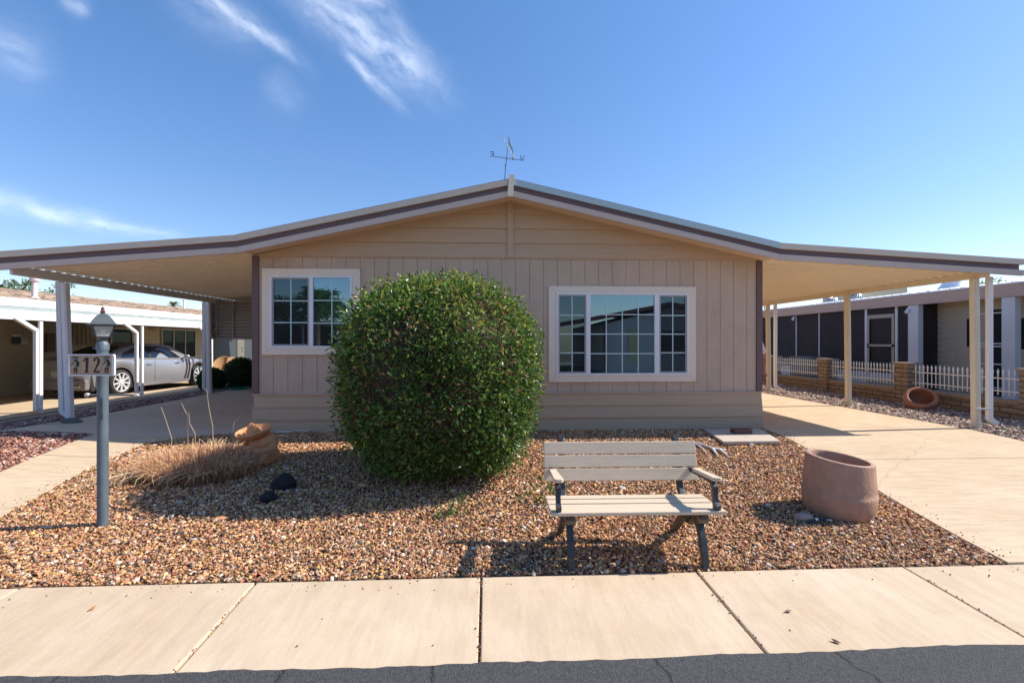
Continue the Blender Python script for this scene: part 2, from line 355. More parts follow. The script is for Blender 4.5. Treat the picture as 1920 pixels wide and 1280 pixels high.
def tag(o, label=None, cat=None, group=None, kind=None):
    if label: o['label'] = label
    if cat: o['category'] = cat
    if group: o['group'] = group
    if kind: o['kind'] = kind
    return o
def empty(name, loc, rz=0, label=None, cat=None, group=None):
    o = bpy.data.objects.new(name, None); C.objects.link(o); o.location = loc; o.rotation_euler = (0, 0, rz); o.empty_display_size = .2
    return tag(o, label, cat, group)
def copy_tree(o, parent=None):
    c = o.copy(); C.objects.link(c); c.parent = parent
    for ch in [x for x in bpy.data.objects if x.parent == o]: copy_tree(ch, c)
    return c
def smoothstep(a, b, x):
    t = min(1, max(0, (x-a)/(b-a))); return t*t*(3-2*t)
def zg(x, y):
    if y < 3.65: z = -.23-.03*(3.65-max(y, -6))
    elif y < 7.6: z = -.23+.23*smoothstep(3.2, 7.9, y)
    else: z = 0
    if x < -4.6:
        k = 1 if y > 6.5 else smoothstep(3.7, 6.5, y)
        z += k*(.12*smoothstep(-4.6, -7.2, x)-.25*smoothstep(-7.5, -9.6, x))
    return z
_z0 = zg(0, 3.66)
def zg(x, y, _f=zg):
    z = _f(x, y)
    if 3.65 <= y < 7.9:
        z = -.23+.23*smoothstep(0, 1, (y-3.65)/4.25*.97+.0)**1 if x > -4.6 else z*0+(-.23+.23*smoothstep(0, 1, (y-3.65)/4.25*.97))+(( 1 if y > 6.5 else smoothstep(3.7, 6.5, y))*(.12*smoothstep(-4.6, -7.2, x)-.25*smoothstep(-7.5, -9.6, x)))
    return z
def patch(name, m, xl, xr, y0, y1, dz=0, ny=30, nx=12, label=None):
    V = []; Fc = []
    for j in range(ny+1):
        y = y0+(y1-y0)*j/ny; a = xl(y) if callable(xl) else xl; b = xr(y) if callable(xr) else xr
        for i in range(nx+1):
            x = a+(b-a)*i/nx; V.append((x, y, zg(x, y)+dz))
    for j in range(ny):
        for i in range(nx):
            q = j*(nx+1)+i; Fc.append((q, q+1, q+nx+2, q+nx+1))
    o = np_obj(name, V, Fc, m, smooth=True); tag(o, label, kind='structure'); return o
def lerp(pts):
    xs = [p[0] for p in pts]; ys = [p[1] for p in pts]
    return lambda t: float(np.interp(t, xs, ys))

# ------------------------------------------------------------------ ground
# bed edges (x as a function of y)
bedR = lerp([(3.6,4.03),(5.2,4.31),(7.33,4.64),(8.3,4.72)])
bedL = lerp([(3.6,-4.5),(4.9,-4.64),(6.1,-4.88),(7.6,-5.02),(7.95,-4.55),(8.3,-3.9)])
walkL = lerp([(3.6,-5.55),(6.1,-5.72),(7.84,-6.0)])
V = []; ys = [-60,-30,-12,-6,0,2,3,3.6]+[3.6+.35*i for i in range(1, 16)]+[10,13,20,40,200,900]; xs = [-900,-200,-60,-20,-12,-9,-8.4,-8,-7.5,-7.2,-6.5,-6,-5.3,-4.6,-2,0,4,9,12,20,60,200,900]
for y in ys:
    for x in xs: V.append((x, y, zg(x, y)-.035))
Fc = [(j*len(xs)+i, j*len(xs)+i+1, (j+1)*len(xs)+i+1, (j+1)*len(xs)+i) for j in range(len(ys)-1) for i in range(len(xs)-1)]
tag(np_obj('ground', V, Fc, mat('dirt', (.20,.14,.10), .95, var=.25, vscale=3)), 'bare tan earth under the whole street', kind='structure')
def street():
    m = MB(); n = 700; Y1 = [2.665+.006*math.sin(i*.31)+.004*math.sin(i*.83+1)*0+.010*math.sin(i*.05)+.007*random.uniform(-1,1) for i in range(n)]
    vs = []; fs = []
    for i in range(n):
        x = -22+44*i/(n-1); vs += [(x, -4.2, -.335), (x, 1.5, -.275), (x, Y1[i]+.0, -.246), (x, Y1[i]+.004, -.275)]
    for i in range(n-1):
        a, b = i*4, i*4+4; fs += [(a, b, b+1, a+1), (a+1, b+1, b+2, a+2), (a+2, b+2, b+3, a+3)]
    m.add(vs, fs); return m.build('street', M_asph, recalc=False)
tag(street(), 'dark asphalt street along the near edge', kind='structure')
m = MB()
xj = [-19.3+1.61*i-.02 for i in range(0, 25)]; k0 = min(range(len(xj)), key=lambda i: abs(xj[i]+.045)); sh = -.045-xj[k0]
xj = [x+sh for x in xj]
for i in range(len(xj)-1):
    x0, x1 = xj[i]+.008, xj[i+1]-.008; zt0, zt1 = -.262, -.232
    x0b, x1b = x0, x1
    dzr = random.uniform(-.003, .003)
    m.add([(x0,2.62,-.34),(x1,2.62,-.34),(x1,3.6,-.34),(x0,3.6,-.34),(x0,2.62,zt0+dzr),(x1,2.62,zt0+dzr),(x1,3.6,zt1+dzr),(x0,3.6,zt1+dzr)],
          [(0,3,2,1),(4,5,6,7),(0,1,5,4),(1,2,6,5),(2,3,7,6),(3,0,4,7)])
tag(m.build('sidewalk', M_side, bevel=.008), 'pale tan concrete sidewalk in jointed slabs along the street', kind='structure')
patch('sidewalk_joint_bed', M_soil, -19, 19, 2.63, 3.6, -.03)
patch('gravel_bed', M_soil, bedL, bedR, 3.6, 8.24, -.008, 40, 30)
# concrete driveways with real joints: separate bays
def slab(name, m, xl, xr, cuts, dz=.012, gap=.012, label=None):
    b = MB()
    for (ya, yb) in zip(cuts[:-1], cuts[1:]):
        ya2, yb2 = ya+gap/2, yb-gap/2; ny = max(2, int((yb2-ya2)/.3)); nx = 8; vs = []; fs = []
        for j in range(ny+1):
            y = ya2+(yb2-ya2)*j/ny; a = xl(y) if callable(xl) else xl; c = xr(y) if callable(xr) else xr
            for i in range(nx+1):
                x = a+(c-a)*i/nx; vs.append((x, y, zg(x, y)+dz))
        for j in range(ny):
            for i in range(nx): q = j*(nx+1)+i; fs.append((q, q+1, q+nx+2, q+nx+1))
        # skirts
        n0 = len(vs); W = nx+1
        loop = [i for i in range(W)]+[j*W+nx for j in range(1, ny+1)]+[ny*W+i for i in range(nx-1, -1, -1)]+[j*W for j in range(ny-1, 0, -1)]
        for q in loop: vs.append((vs[q][0], vs[q][1], vs[q][2]-.06))
        for k in range(len(loop)): k2 = (k+1) % len(loop); fs.append((loop[k], n0+k, n0+k2, loop[k2]))
        b.add(vs, fs)
    o = b.build(name, m); tag(o, label, kind='structure'); return o
slab('driveway', M_drive, lambda y: bedR(y) if y < 8.24 else 4.70, lerp([(3.6,8.1),(7.8,8.1),(10.6,8.03),(13.8,7.92),(24,7.9)]), [3.6,6.25,8.15,11.9,15.5,24], label='wide tan concrete driveway running under the right carport')
slab('front_walk', M_drive, walkL, bedL, [3.6,4.87,6.7,7.84], label='narrow tan concrete walk left of the gravel bed')
slab('carport_slab', M_dark_drive, lerp([(7.85,-7.45),(9,-7.2),(13.3,-7.2),(24,-7.2)]), lambda y: bedL(y) if y < 8.3 else -3.80, [7.845,8.4,12.1,16,24], label='concrete floor of the left carport')
patch('red_gravel_bed', M_redsoil, lambda y: -9.2, walkL, 3.6, 7.85, -.008, 24, 10)
patch('side_gravel_strip', M_redsoil, -9.75, lerp([(7.85,-7.45),(9,-7.2),(24,-7.2)]), 7.85, 24, -.006, 40, 8)
patch('neighbor_driveway', M_drive, -16, -9.75, 3.6, 26, -.004, 30, 10)
patch('right_gravel_strip', M_redsoil, lerp([(3.6,8.1),(7.8,8.1),(10.6,8.03),(13.8,7.92),(24,7.9)]), 10.02, 3.6, 24, -.008, 40, 8)
patch('neighbor_patio', M_pad, 10.35, 19, 3.6, 26, .10, 10, 6)

# crushed stone
ico = np.array([(0,0,1),(.89,0,.45),(.28,.85,.45),(-.72,.53,.45),(-.72,-.53,.45),(.28,-.85,.45),(.72,.53,-.45),(-.28,.85,-.45),(-.89,0,-.45),(-.28,-.85,-.45),(.72,-.53,-.45),(0,0,-1)])
icof = np.array([(0,1,2),(0,2,3),(0,3,4),(0,4,5),(0,5,1),(1,6,2),(2,7,3),(3,8,4),(4,9,5),(5,10,1),(2,6,7),(3,7,8),(4,8,9),(5,9,10),(1,10,6)])
def rand_rot(n):
    q = rng.normal(size=(n, 4)); q /= np.linalg.norm(q, axis=1)[:, None]; w, x, y, z = q.T
    return np.stack([1-2*(y*y+z*z), 2*(x*y-z*w), 2*(x*z+y*w), 2*(x*y+z*w), 1-2*(x*x+z*z), 2*(y*z-x*w), 2*(x*z-y*w), 2*(y*z+x*w), 1-2*(x*x+y*y)], 1).reshape(n, 3, 3)
def gravel(name, xl, xr, y0, y1, dens, size, palette, weights, label, falloff=1.0, ref=4):
    # density and size follow the distance a little: fewer, slightly larger pieces far away
    pts = []
    ny = 60
    for j in range(ny):
        a = y0+(y1-y0)*j/ny; b = y0+(y1-y0)*(j+1)/ny; x0 = xl(a) if callable(xl) else xl; x1 = xr(a) if callable(xr) else xr
        n = int((x1-x0)*(b-a)*dens*min(1, (ref/max(a, ref))**falloff))
        x0b = xl(b) if callable(xl) else xl; x1b = xr(b) if callable(xr) else xr
        t = rng.random(n); yy = a+(b-a)*rng.random(n); k = (yy-a)/(b-a)
        pts.append(np.stack([(x0+(x0b-x0)*k)+((x1-x0)+((x1b-x0b)-(x1-x0))*k)*t, yy], 1))
    P = np.vstack(pts); n = len(P)
    Z = np.array([zg(x, y) for x, y in P])
    s = size*rng.lognormal(0, .33, n)*np.maximum(1, (P[:, 1]/ref))**(falloff*.4)
    A = np.repeat(ico[None], n, 0)*(1+rng.uniform(-.35, .35, (n, 12, 1)))*rng.uniform(.55, 1.1, (n, 1, 3))
    A = np.einsum('nij,nkj->nki', rand_rot(n), A)*s[:, None, None]*.5
    A[:, :, 2] *= .8
    A[:, :, 0] += P[:, 0, None]; A[:, :, 1] += P[:, 1, None]; A[:, :, 2] += (Z+rng.uniform(-.002, .008, n))[:, None]
    pal = np.array(palette); c = np.array([.99,1.0,1.0])*pal[rng.choice(len(pal), n, p=np.array(weights)/sum(weights))]*rng.uniform(.62, 1.42, (n, 1))
    Fc = (icof[None]+np.arange(n)[:, None, None]*12).reshape(-1, 3)
    o = np_obj(name, A.reshape(-1, 3), Fc, M_stone_leaf, np.repeat(np.clip(c, 0, 1), 12, 0))
    tag(o, label, 'gravel', kind='stuff'); return o
pal1 = [(.58,.31,.14),(.46,.22,.11),(.64,.42,.26),(.38,.15,.09),(.66,.56,.46),(.14,.10,.085),(.55,.26,.15),(.56,.33,.11)]
gravel('gravel', lambda y: bedL(y)+.01, lambda y: bedR(y)-.01, 3.61, 8.23, 3300, .0225, pal1, [26,18,17,10,6,5,7,9], 'mixed tan and brown crushed gravel of the front bed', .8)
_st = [(random.uniform(-4, 4.4), 3.6-abs(random.gauss(0, .10))) for _ in range(90)]+[(random.uniform(-4, 4), random.uniform(2.7, 3.55)) for _ in range(14)]+[(x+random.gauss(0, .012), random.uniform(2.65, 3.6)) for x in (-1.655, -.045, 1.565, 3.175) for _ in range(26)]+[(bedR(y)+abs(random.gauss(0, .10)), y) for y in [random.uniform(3.7, 7.8) for _ in range(110)]]+[(bedL(y)-abs(random.gauss(0, .09)), y) for y in [random.uniform(3.7, 7.6) for _ in range(90)]]
_n = len(_st); _s = rng.uniform(.006, .013, _n); _A = np.repeat(ico[None], _n, 0)*rng.uniform(.6, 1.1, (_n, 1, 3)); _A = np.einsum('nij,nkj->nki', rand_rot(_n), _A)*_s[:, None, None]*.6
for _i, (x, y) in enumerate(_st): _A[_i] += np.array([x, y, (-.262+.03*(y-2.62)/.98 if y < 3.6 else zg(x, y)+.014)+_s[_i]*.25])
tag(np_obj('stray_gravel', _A.reshape(-1, 3), (icof[None]+np.arange(_n)[:, None, None]*12).reshape(-1, 3), M_stone_leaf, np.repeat(np.array(pal1)[rng.integers(0, 8, _n)]*.8, 12, 0)), 'loose pebbles strayed from the bed onto the concrete', 'gravel', kind='stuff')
pal2 = [(.40,.19,.13),(.50,.29,.21),(.30,.12,.09),(.58,.42,.36),(.18,.08,.07)]
gravel('red_gravel', -8.8, lambda y: walkL(y)-.01, 3.9, 7.83, 1500, .03, pal2, [30,28,20,12,10], 'pinkish red crushed gravel left of the walk', .8)
pal3 = [(.30,.17,.14),(.36,.23,.19),(.18,.10,.10),(.50,.42,.38)]
gravel('side_gravel', -9.7, lambda y: -7.47 if y < 9 else -7.22, 7.9, 22, 1100, .035, pal3, [30,25,25,10], 'dark reddish gravel strip beside the left carport', 1.0, 8)
pal4 = [(.42,.30,.23),(.32,.21,.16),(.55,.44,.36),(.22,.14,.12),(.66,.58,.52)]
gravel('wall_gravel', lambda y: 8.12-.02*max(0, y-8), 10.0, 5.2, 21, 1100, .04, pal4, [30,24,20,14,8], 'pinkish grey gravel strip between driveway and block wall', 1.0, 7)

# ------------------------------------------------------------------ main house
HX0, HX1, D = -3.83, 4.715, 8.24
Rf = lerp([(-7.4,2.832),(-3.843,3.123),(.371,4.054),(4.746,3.086),(8.92,2.86)])
KX = [-7.4,-3.843,.371,4.746,8.92]
house = empty('house', (.44, D, 0), 0, 'single storey tan mobile home with a low gable and two windows', 'house')
HI = Matrix.Translation((-.44, -D, 0))
def H(mb): mb.v = [(x-.44, y-D, z) for x, y, z in mb.v]; return mb
# vertical grooved siding
m = MB(); pitch = .2345; prof = []; x = HX0+.09; y0 = D
while x < HX1-.09:
    prof += [(x, y0), (min(x+pitch-.010, HX1-.09), y0), (min(x+pitch-.008, HX1-.09), y0+.009), (min(x+pitch-.002, HX1-.09), y0+.009)]; x += pitch
vs = [(a, b, .60) for a, b in prof]+[(a, b, 2.874) for a, b in prof]; n = len(prof)
m.add(vs, [(i, i+1, n+i+1, n+i) for i in range(n-1)])
H(m).build('siding', M_siding, house, recalc=False)
m = MB(); m.box(HX0+.01, D+.02, .0, HX1-.01, 23.5, 2.95); H(m).build('wall', M_siding, house)
# side wall grooves hint: battens
# skirting boards (lap)
m = MB()
for (za, zb, pr) in [(.40,.615,.0),(.195,.40,.012),(-.10,.195,.022)]:
    m.prism([(D-.045-pr, za+.012), (D-.016-pr, zb+.011), (D+.03, zb+.011), (D+.03, za+.012)], HX0+.02-.02*(pr > 0), HX1-.005+.012*(pr > 0), 'YZ')
H(m).build('skirting', M_lap, house)
m = MB(); m.box(HX0+.0, D-.040, .612, HX1, D+.01, .634); H(m).build('skirting_ledge', M_siding, house)
# frieze line above siding
m = MB(); m.box(HX0+.09, D-.020, 2.874, HX1-.09, D+.01, 2.893); H(m).build('frieze_strip', M_lap, house)
# gable lap boards
Sf = lambda x: Rf(x)-.215
def xlim(z):   # gable half extents where soffit is at height z
    l = HX0+.0; r = HX1
    xa = [HX0+i*.01 for i in range(int((HX1-HX0)/.01))]
    ok = [x for x in xa if Sf(x) >= z]
    return (min(ok), max(ok)) if ok else None
m = MB(); z = 2.893; hgt = .243
while z < 3.84:
    zt = min(z+hgt, 3.835); a = xlim(z); b = xlim(zt)
    for (lo, hi) in ((None, .335), (.435, None)):
        xa0 = a[0] if lo is None else lo; xa1 = a[1] if hi is None else hi
        xb0 = b[0] if lo is None else lo; xb1 = b[1] if hi is None else hi
        if xb0 > (hi or 99): xb0 = hi
        if lo is not None and xb1 < lo: xb1 = lo
        if lo is None and xb0 > hi: xb0 = hi
        yo, yi = D-.034, D-.006
        m.add([(xa0, yo, z), (xa1, yo, z), (xb1, yi, zt), (xb0, yi, zt), (xa0, D+.02, z), (xa1, D+.02, z)], [(0,1,2,3),(0,4,5,1)])
    z += hgt
H(m).build('gable_siding', M_lap, house, recalc=False)
m = MB(); m.box(.335, D-.045, 2.894, .435, D+.0, 3.83); H(m).build('gable_batten', M_lap, house)
for s_, (a, b) in enumerate(((HX0-.012, HX0+.088), (HX1-.088, HX1+.012))):
    m = MB(); m.box(a, D-.026, .636, b, D+.07, 2.89); H(m).build('corner_trim', M_corner, house)
# roof bands on the gable end, per straight piece
def band(parent, x0, x1, dt, db, ya, yb, m_, name, HH=True, dz0=0):
    b = MB(); pts = [x0]+[k for k in KX if x0 < k < x1]+[x1]
    for a, c in zip(pts[:-1], pts[1:]):
        b.add([(a, ya, Rf(a)-db), (c, ya, Rf(c)-db), (c, ya, Rf(c)-dt), (a, ya, Rf(a)-dt), (a, yb, Rf(a)-db), (c, yb, Rf(c)-db), (c, yb, Rf(c)-dt), (a, yb, Rf(a)-dt)],
              [(0,1,2,3),(7,6,5,4),(4,5,1,0),(3,2,6,7),(0,3,7,4),(1,5,6,2)])
    if HH: H(b)
    return b.build(name, m_, parent)
KL, KR = -3.843, 4.746
FY = 7.75
band(house, KL+.003, .322, .0, .094, FY-.035, FY+.03, M_fascia_pale, 'roof_edge')
band(house, .418, KR-.003, .0, .094, FY-.035, FY+.03, M_metal_cap, 'roof_edge')
band(house, KL+.003, KR-.003, .096, .185, FY+.012, FY+.03, M_fascia_dark, 'fascia_strip')
band(house, KL+.003, KR-.003, .183, .275, FY-.022, FY+.03, M_fascia, 'fascia_board')
m = MB(); m.box(.325, FY-.060, 3.77, .415, FY+.02, 4.105)
for i, v in enumerate(m.v): m.v[i] = (v[0]+(.012 if v[2] > 4 else -.012), v[1], v[2])
H(m).build('ridge_cap', M_trim, house)
# soffit + roof solid
m = MB()
for a, c in ((KL, .371), (.371, KR)):
    m.add([(a, FY+.032, Sf(a)), (c, FY+.032, Sf(c)), (c, D+.05, Sf(c)), (a, D+.05, Sf(a))], [(0,1,2,3)])
H(m).build('soffit', M_soffit, house, recalc=False)
m = MB()
for a, c in ((KL, .371), (.371, KR)):
    y0, y1 = FY-.03, 23.8
    m.add([(a, FY+.031, Rf(a)-.21), (c, FY+.031, Rf(c)-.21), (c, FY+.031, Rf(c)+.006), (a, FY+.031, Rf(a)+.006), (a, y1, Rf(a)-.21), (c, y1, Rf(c)-.21), (c, y1, Rf(c)+.006), (a, y1, Rf(a)+.006)],
          [(0,1,2,3),(7,6,5,4),(4,5,1,0),(3,2,6,7),(0,3,7,4),(1,5,6,2)])
    m.add([(a, y0-.008, Rf(a)+.004), (c, y0-.008, Rf(c)+.004), (c, y0+.08, Rf(c)+.011), (a, y0+.08, Rf(a)+.011)], [(0,1,2,3)])
H(m).build('roof', M_roof, house, recalc=False)

# windows
def window(px0, py0, px1, py1, panes, name, label, wavy=0):
    a = at(px0, py0, D-.03); b = at(px1, py1, D-.03); x0, x1, z1, z0 = a.x, b.x, a.z, b.z; tw = .128
    w = MB()
    for poly in ([(x0,z1),(x1,z1),(x1-tw,z1-tw*.9),(x0+tw,z1-tw*.9)], [(x1,z1),(x1,z0),(x1-tw,z0+tw*.9),(x1-tw,z1-tw*.9)],
                 [(x1,z0),(x0,z0),(x0+tw,z0+tw*.9),(x1-tw,z0+tw*.9)], [(x0,z0),(x0,z1),(x0+tw,z1-tw*.9),(x0+tw,z0+tw*.9)]):
        cx = sum(p[0] for p in poly)/4; cz = sum(p[1] for p in poly)/4
        w.prism([(cx+(p[0]-cx)*.9985, cz+(p[1]-cz)*.9985) for p in poly], D-.034, D+.005)
    win = H(w).build('window', M_trim, house, bevel=.003); tag(win, label)
    f = MB(); ix0, ix1, iz1, iz0 = x0+tw, x1-tw, z1-tw*.9, z0+tw*.9; t = .032
    f.box(ix0, D-.045, iz0, ix1, D-.008, iz0+t); f.box(ix0, D-.045, iz1-t, ix1, D-.008, iz1)
    f.box(ix0, D-.045, iz0+t, ix0+t, D-.008, iz1-t); f.box(ix1-t, D-.045, iz0+t, ix1, D-.008, iz1-t)
    xs_ = [at(p[1], 600, D-.03).x for p in panes[:-1]]; xe = [at(p[0], 600, D-.03).x for p in panes[1:]]
    for q, e in zip(xs_, xe): f.box(q, D-.042, iz0+t, e, D-.008, iz1-t)
    H(f).build('frame', M_vinyl, win, bevel=.002)
    for k, (pa, pb, nc, nr, scr) in enumerate(panes):
        xa = ix0+t if k == 0 else at(pa, 600, D-.03).x; xb = ix1-t if k == len(panes)-1 else at(pb, 600, D-.03).x
        za, zb = iz0+t, iz1-t
        if scr:
            s = MB(); q = .026
            s.box(xa, D-.034, za, xb, D-.010, za+q); s.box(xa, D-.034, zb-q, xb, D-.010, zb); s.box(xa, D-.034, za+q, xa+q, D-.010, zb-q); s.box(xb-q, D-.034, za+q, xb, D-.010, zb-q)
            H(s).build('sash', M_sash, win); xa += q; xb -= q; za += q; zb -= q
        g = MB(); yg = D-.014; g.add([(xa, yg, za), (xb, yg, za), (xb, yg, zb), (xa, yg, zb)], [(0,1,2,3)])
        H(g).build('pane', M_glass_scr if scr else M_glass, win, recalc=False)
        mu = MB()
        for i in range(1, nc): xx = xa+(xb-xa)*i/nc; mu.box(xx-.008, D-.020, za, xx+.008, D-.015, zb)
        for j in range(1, nr): zz = za+(zb-za)*j/nr; mu.box(xa, D-.0225, zz-.008, xb, D-.0205, zz+.008)
        H(mu).build('muntin', M_muntin, win)
    return win
window(491, 503, 675, 665, [(513,580,2,3,1),(587,657,2,3,0)], 'window', 'smaller left window with two sashes')
window(1029, 536, 1305, 715, [(1048,1099,2,4,1),(1107,1227,4,4,0),(1236,1288,2,4,1)], 'window', 'wide right picture window with three panes')

# ------------------------------------------------------------------ carports
def carport(name, xin, xout, beamx, zbeam, y1, posts, label, side, mpan, mpost):
    cp = empty(name, (beamx, 8, 0), 0, label, 'carport', 'metal carports attached to the house')
    def L(mb): mb.v = [(x-beamx, y-8, z) for x, y, z in mb.v]; return mb
    x0, x1 = min(xin, xout), max(xin, xout)
    e = .003
    for (dt, db, ya, yb, mm, nm) in ((0, .094, FY-.035, FY+.03, M_fascia_pale, 'roof_edge'), (.096, .185, FY+.012, FY+.03, M_fascia_dark, 'fascia_strip'), (.183, .275, FY-.022, FY+.03, M_fascia, 'fascia_board')):
        a, b = x0, x1
        if nm == 'fascia_strip':
            if side > 0: b -= .05
            else: a += .03
        o = band(cp, a, b, dt, db, ya, yb, mm, nm, HH=False)
        me = o.data
        for v in me.vertices: v.co.x -= beamx; v.co.y -= 8
    # corrugated pan
    prof = []; y = FY+.035; p = .2
    while y < y1:
        prof += [(y, 0), (y+.06, 0), (y+.075, .07), (y+.185, .07)]; y += p
    xo = x1 if side > 0 else x0; xi = x0 if side > 0 else x1
    xs_ = [xi, beamx+side*(.07 if side > 0 else .02)]; n = len(prof); vs = []
    for X in xs_:
        base = Rf(X)-.205
        for (yy, zz) in prof: vs.append((X, yy, base+zz))
    m = MB(); m.add(vs, [(i, i+1, n+i+1, n+i) for i in range(n-1)]); L(m)
    o = m.build('roof_panel', mpan, cp, recalc=False)
    sm = o.modifiers.new('s', 'SOLIDIFY'); sm.thickness = .004; sm.offset = 1
    # top cover sheet
    m = MB(); m.add([(x0, FY+.03, Rf(x0)+.004), (x1, FY+.03, Rf(x1)+.004), (x1, y1, Rf(x1)+.004), (x0, y1, Rf(x0)+.004), (x0, FY+.03, Rf(x0)-.06), (x1, FY+.03, Rf(x1)-.06), (x1, y1, Rf(x1)-.06), (x0, y1, Rf(x0)-.06)],
                   [(0,1,2,3),(7,6,5,4),(1,5,6,2),(0,3,7,4)]); L(m).build('roof_cover', M_roof, cp)
    zb1 = Rf(beamx)-.207
    m = MB(); m.box(beamx-.02, FY+.04, zbeam, beamx+.02, y1-.1, zb1); L(m).build('beam', mpost, cp, bevel=.004)
    for (X, Y, sx) in posts:
        m = MB(); m.box(X-sx, Y-.045, zg(X, Y)-.05, X+sx, Y+.045, zbeam-.001)
        m.box(X-sx*.55, Y-.052, zg(X, Y)-.02, X+sx*.55, Y-.046, zbeam-.002)
        ln_ = -.09 if (side < 0 and Y < 10) else -.03
        m.v = [(x+ln_*z/2.5, y_, z) for x, y_, z in m.v]
        L(m).build('post', mpost, cp, bevel=.006)
    return cp, L
cpR, LR = carport('carport', KR, 8.92, 8.37, 2.565, 19.5, [(8.36,8.0,.05),(8.34,10.95,.05),(8.36,14.2,.05)], 'right carport with cream ribbed roof sunlit driveway beneath it', 1, M_pan, M_post)
cpL, LL = carport('carport', KL, -7.4, -7.2, 2.50, 19.5, [(-7.2,8.85,.046),(-7.2,13.1,.05)], 'left carport with shaded ribbed roof and white posts', -1, M_pan, M_postw)
# downspouts
def downspout(x, y, ztop, L, par, m_, kick, lean=0, w=.075):
    b = MB(); zb = zg(x, y)+.06
    b.box(x-w/2, y-.035, zb+.09, x+w/2, y+.035, ztop)
    for q in (-.018, .018): b.box(x+q-.004, y-.040, zb+.12, x+q+.004, y-.036, ztop)
    Mx = Matrix.Translation((x, y, zb+.10)) @ Matrix.Rotation(R(58)*(1 if kick > 0 else -1), 4, 'Y')
    b.box(-w/2, -.034, -.16, w/2, .034, .012, Mx) if kick < 0 else b.box(-w/2, -.034, -.16, w/2, .034, .012, Matrix.Translation((x, y, zb+.10)) @ Matrix.Rotation(R(-58), 4, 'Y'))
    b.v = [(xx+lean*zz/2.5, yy, zz) for xx, yy, zz in b.v]
    b2 = L(b).build('downspout', m_, par, bevel=.004); return b2
downspout(8.62, 8.02, 2.60, LR, cpR, M_brightw, 1)
downspout(8.62, 14.3, 2.60, LR, cpR, M_brightw, 1)
downspout(-7.315, 8.84, 2.52, LL, cpL, M_postw, -1, -.06, .075)
downspout(-7.36, 13.15, 2.52, LL, cpL, M_postw, -1)
m = MB(); m.box(8.30, 7.93, .33, 8.60, 7.953, .355); LR(m).build('strap', M_postw, cpR)
# hanging awning panels at the back of the left carport
aw = empty('awning_panel', (-6.4, 13.3, 1.6), 0, 'dark horizontally ribbed awning panel hanging under the left carport', 'awning')
m = MB(); z = 1.60; prof = []
while z < 2.55: prof += [(z, 0), (z+.035, -.03), (z+.075, -.03), (z+.085, 0)]; z += .087
n = len(prof)
m.add([(-7.12+6.4, q, zz-1.6) for zz, q in prof]+[(-3.9+6.4, q, zz-1.6) for zz, q in prof], [(i, i+1, n+i+1, n+i) for i in range(n-1)])
M_awn = mat('grey_brown_awning', (.30,.26,.22), .6)
m.build('slat_panel', M_awn, aw, recalc=False)
m = MB()
for xx in (-.72, -.30, .3): m.box(xx, -.06, 0, xx+.04, -.034, .95)
m.box(-.74, -.07, -.05, 2.5, .02, -.002); m.build('rail', M_awn, aw)
aw2 = empty('awning_panel', (-7.28, 13.2, 1.6), 0, 'ribbed side awning panel running back from the far left posts', 'awning')
m = MB(); m.add([(q, 0.06, zz-1.6) for zz, q in prof]+[(q, 6.1, zz-1.6) for zz, q in prof], [(i, i+1, n+i+1, n+i) for i in range(n-1)]); m.build('slat_panel', M_awn, aw2, recalc=False)
m = MB(); m.box(-.02, .05, -.05, .03, 6.1, -.002); m.build('rail', M_awn, aw2)
# lacy corner bracket
br = MB()
for i in range(7):
    for j in range(7-i):
        cx, cz = -7.07+.075*i, 2.44-.085*j
        pts = [(cx+.034*math.cos(a*PI/4), 13.12, cz+.034*math.sin(a*PI/4)) for a in range(9)]
        br.tube(pts, .005, 4, False)
br.tube([(-7.12,13.12,1.75),(-6.9,13.12,2.05),(-6.6,13.12,2.35),(-6.4,13.12,2.49)], .012, 5)
LL(br).build('lattice_bracket', M_awn, cpL)

# ------------------------------------------------------------------ weather vane
M_vane = mat('vane_iron', (.03,.04,.06), .5); M_vane2 = mat('vane_grey', (.30,.32,.30), .5)
vy = 8.3
base = at(944, 334, vy)
vn = empty('weather_vane', (base.x, vy, Rf(base.x)-.0), 0, 'thin leaning weather vane on the ridge with E and W letters', 'weather vane')
def vp(px, py, dy=0): p = at(px, py, vy+dy); return Vector((p.x-base.x, dy, p.z-Rf(base.x)))
m = MB(); m.tube([vp(946, 345), vp(948, 312), vp(950, 296), vp(952, 275)], [.008, .007, .006, .005], 6); m.ball(vp(950, 297), .016, 6); m.ball(vp(947.5, 311), .013, 6)
m.build('mast', M_vane, vn)
m = MB(); m.tube([vp(922, 293), vp(981, 301)], .005, 6)
m.build('cardinal_arm', M_vane, vn)
def letter(name, strokes, w=.010):
    b = MB()
    for st in strokes: b.stroke([(vp(*p).x, vp(*p).z) for p in st], w, -.004, .004)
    b.build(name, M_vane, vn)
letter('letter_e', [[(919.5,284.5),(925.5,285),(925,293.3),(918.8,293)], [(920.5,288.8),(925.2,289.2)]], .012)
letter('letter_w', [[(976,292),(977.2,301),(979.5,295),(980.8,301.3),(982.8,292.5)]], .011)
m = MB(); m.tube([vp(941.5, 257), vp(952, 275, .05), vp(963.5, 295, .12)], .005, 6)
m.stroke([(vp(941, 256).x, vp(941, 256).z), (vp(943.5, 262).x, vp(943.5, 262).z)], [.004, .02], -.003, .003)
m.stroke([(vp(961, 290).x, vp(961, 290).z), (vp(963.5, 297).x, vp(963.5, 297).z)], [.03, .02], .1, .106)
m.build('pointer', M_vane2, vn)
m = MB(); q = [(953.8,255.5),(955,262),(954.5,266),(957,272),(959.5,277),(961.5,282),(961,289)]
m.stroke([(vp(*p).x, vp(*p).z) for p in q], [.014,.022,.026,.03,.03,.018,.008], .03, .036)
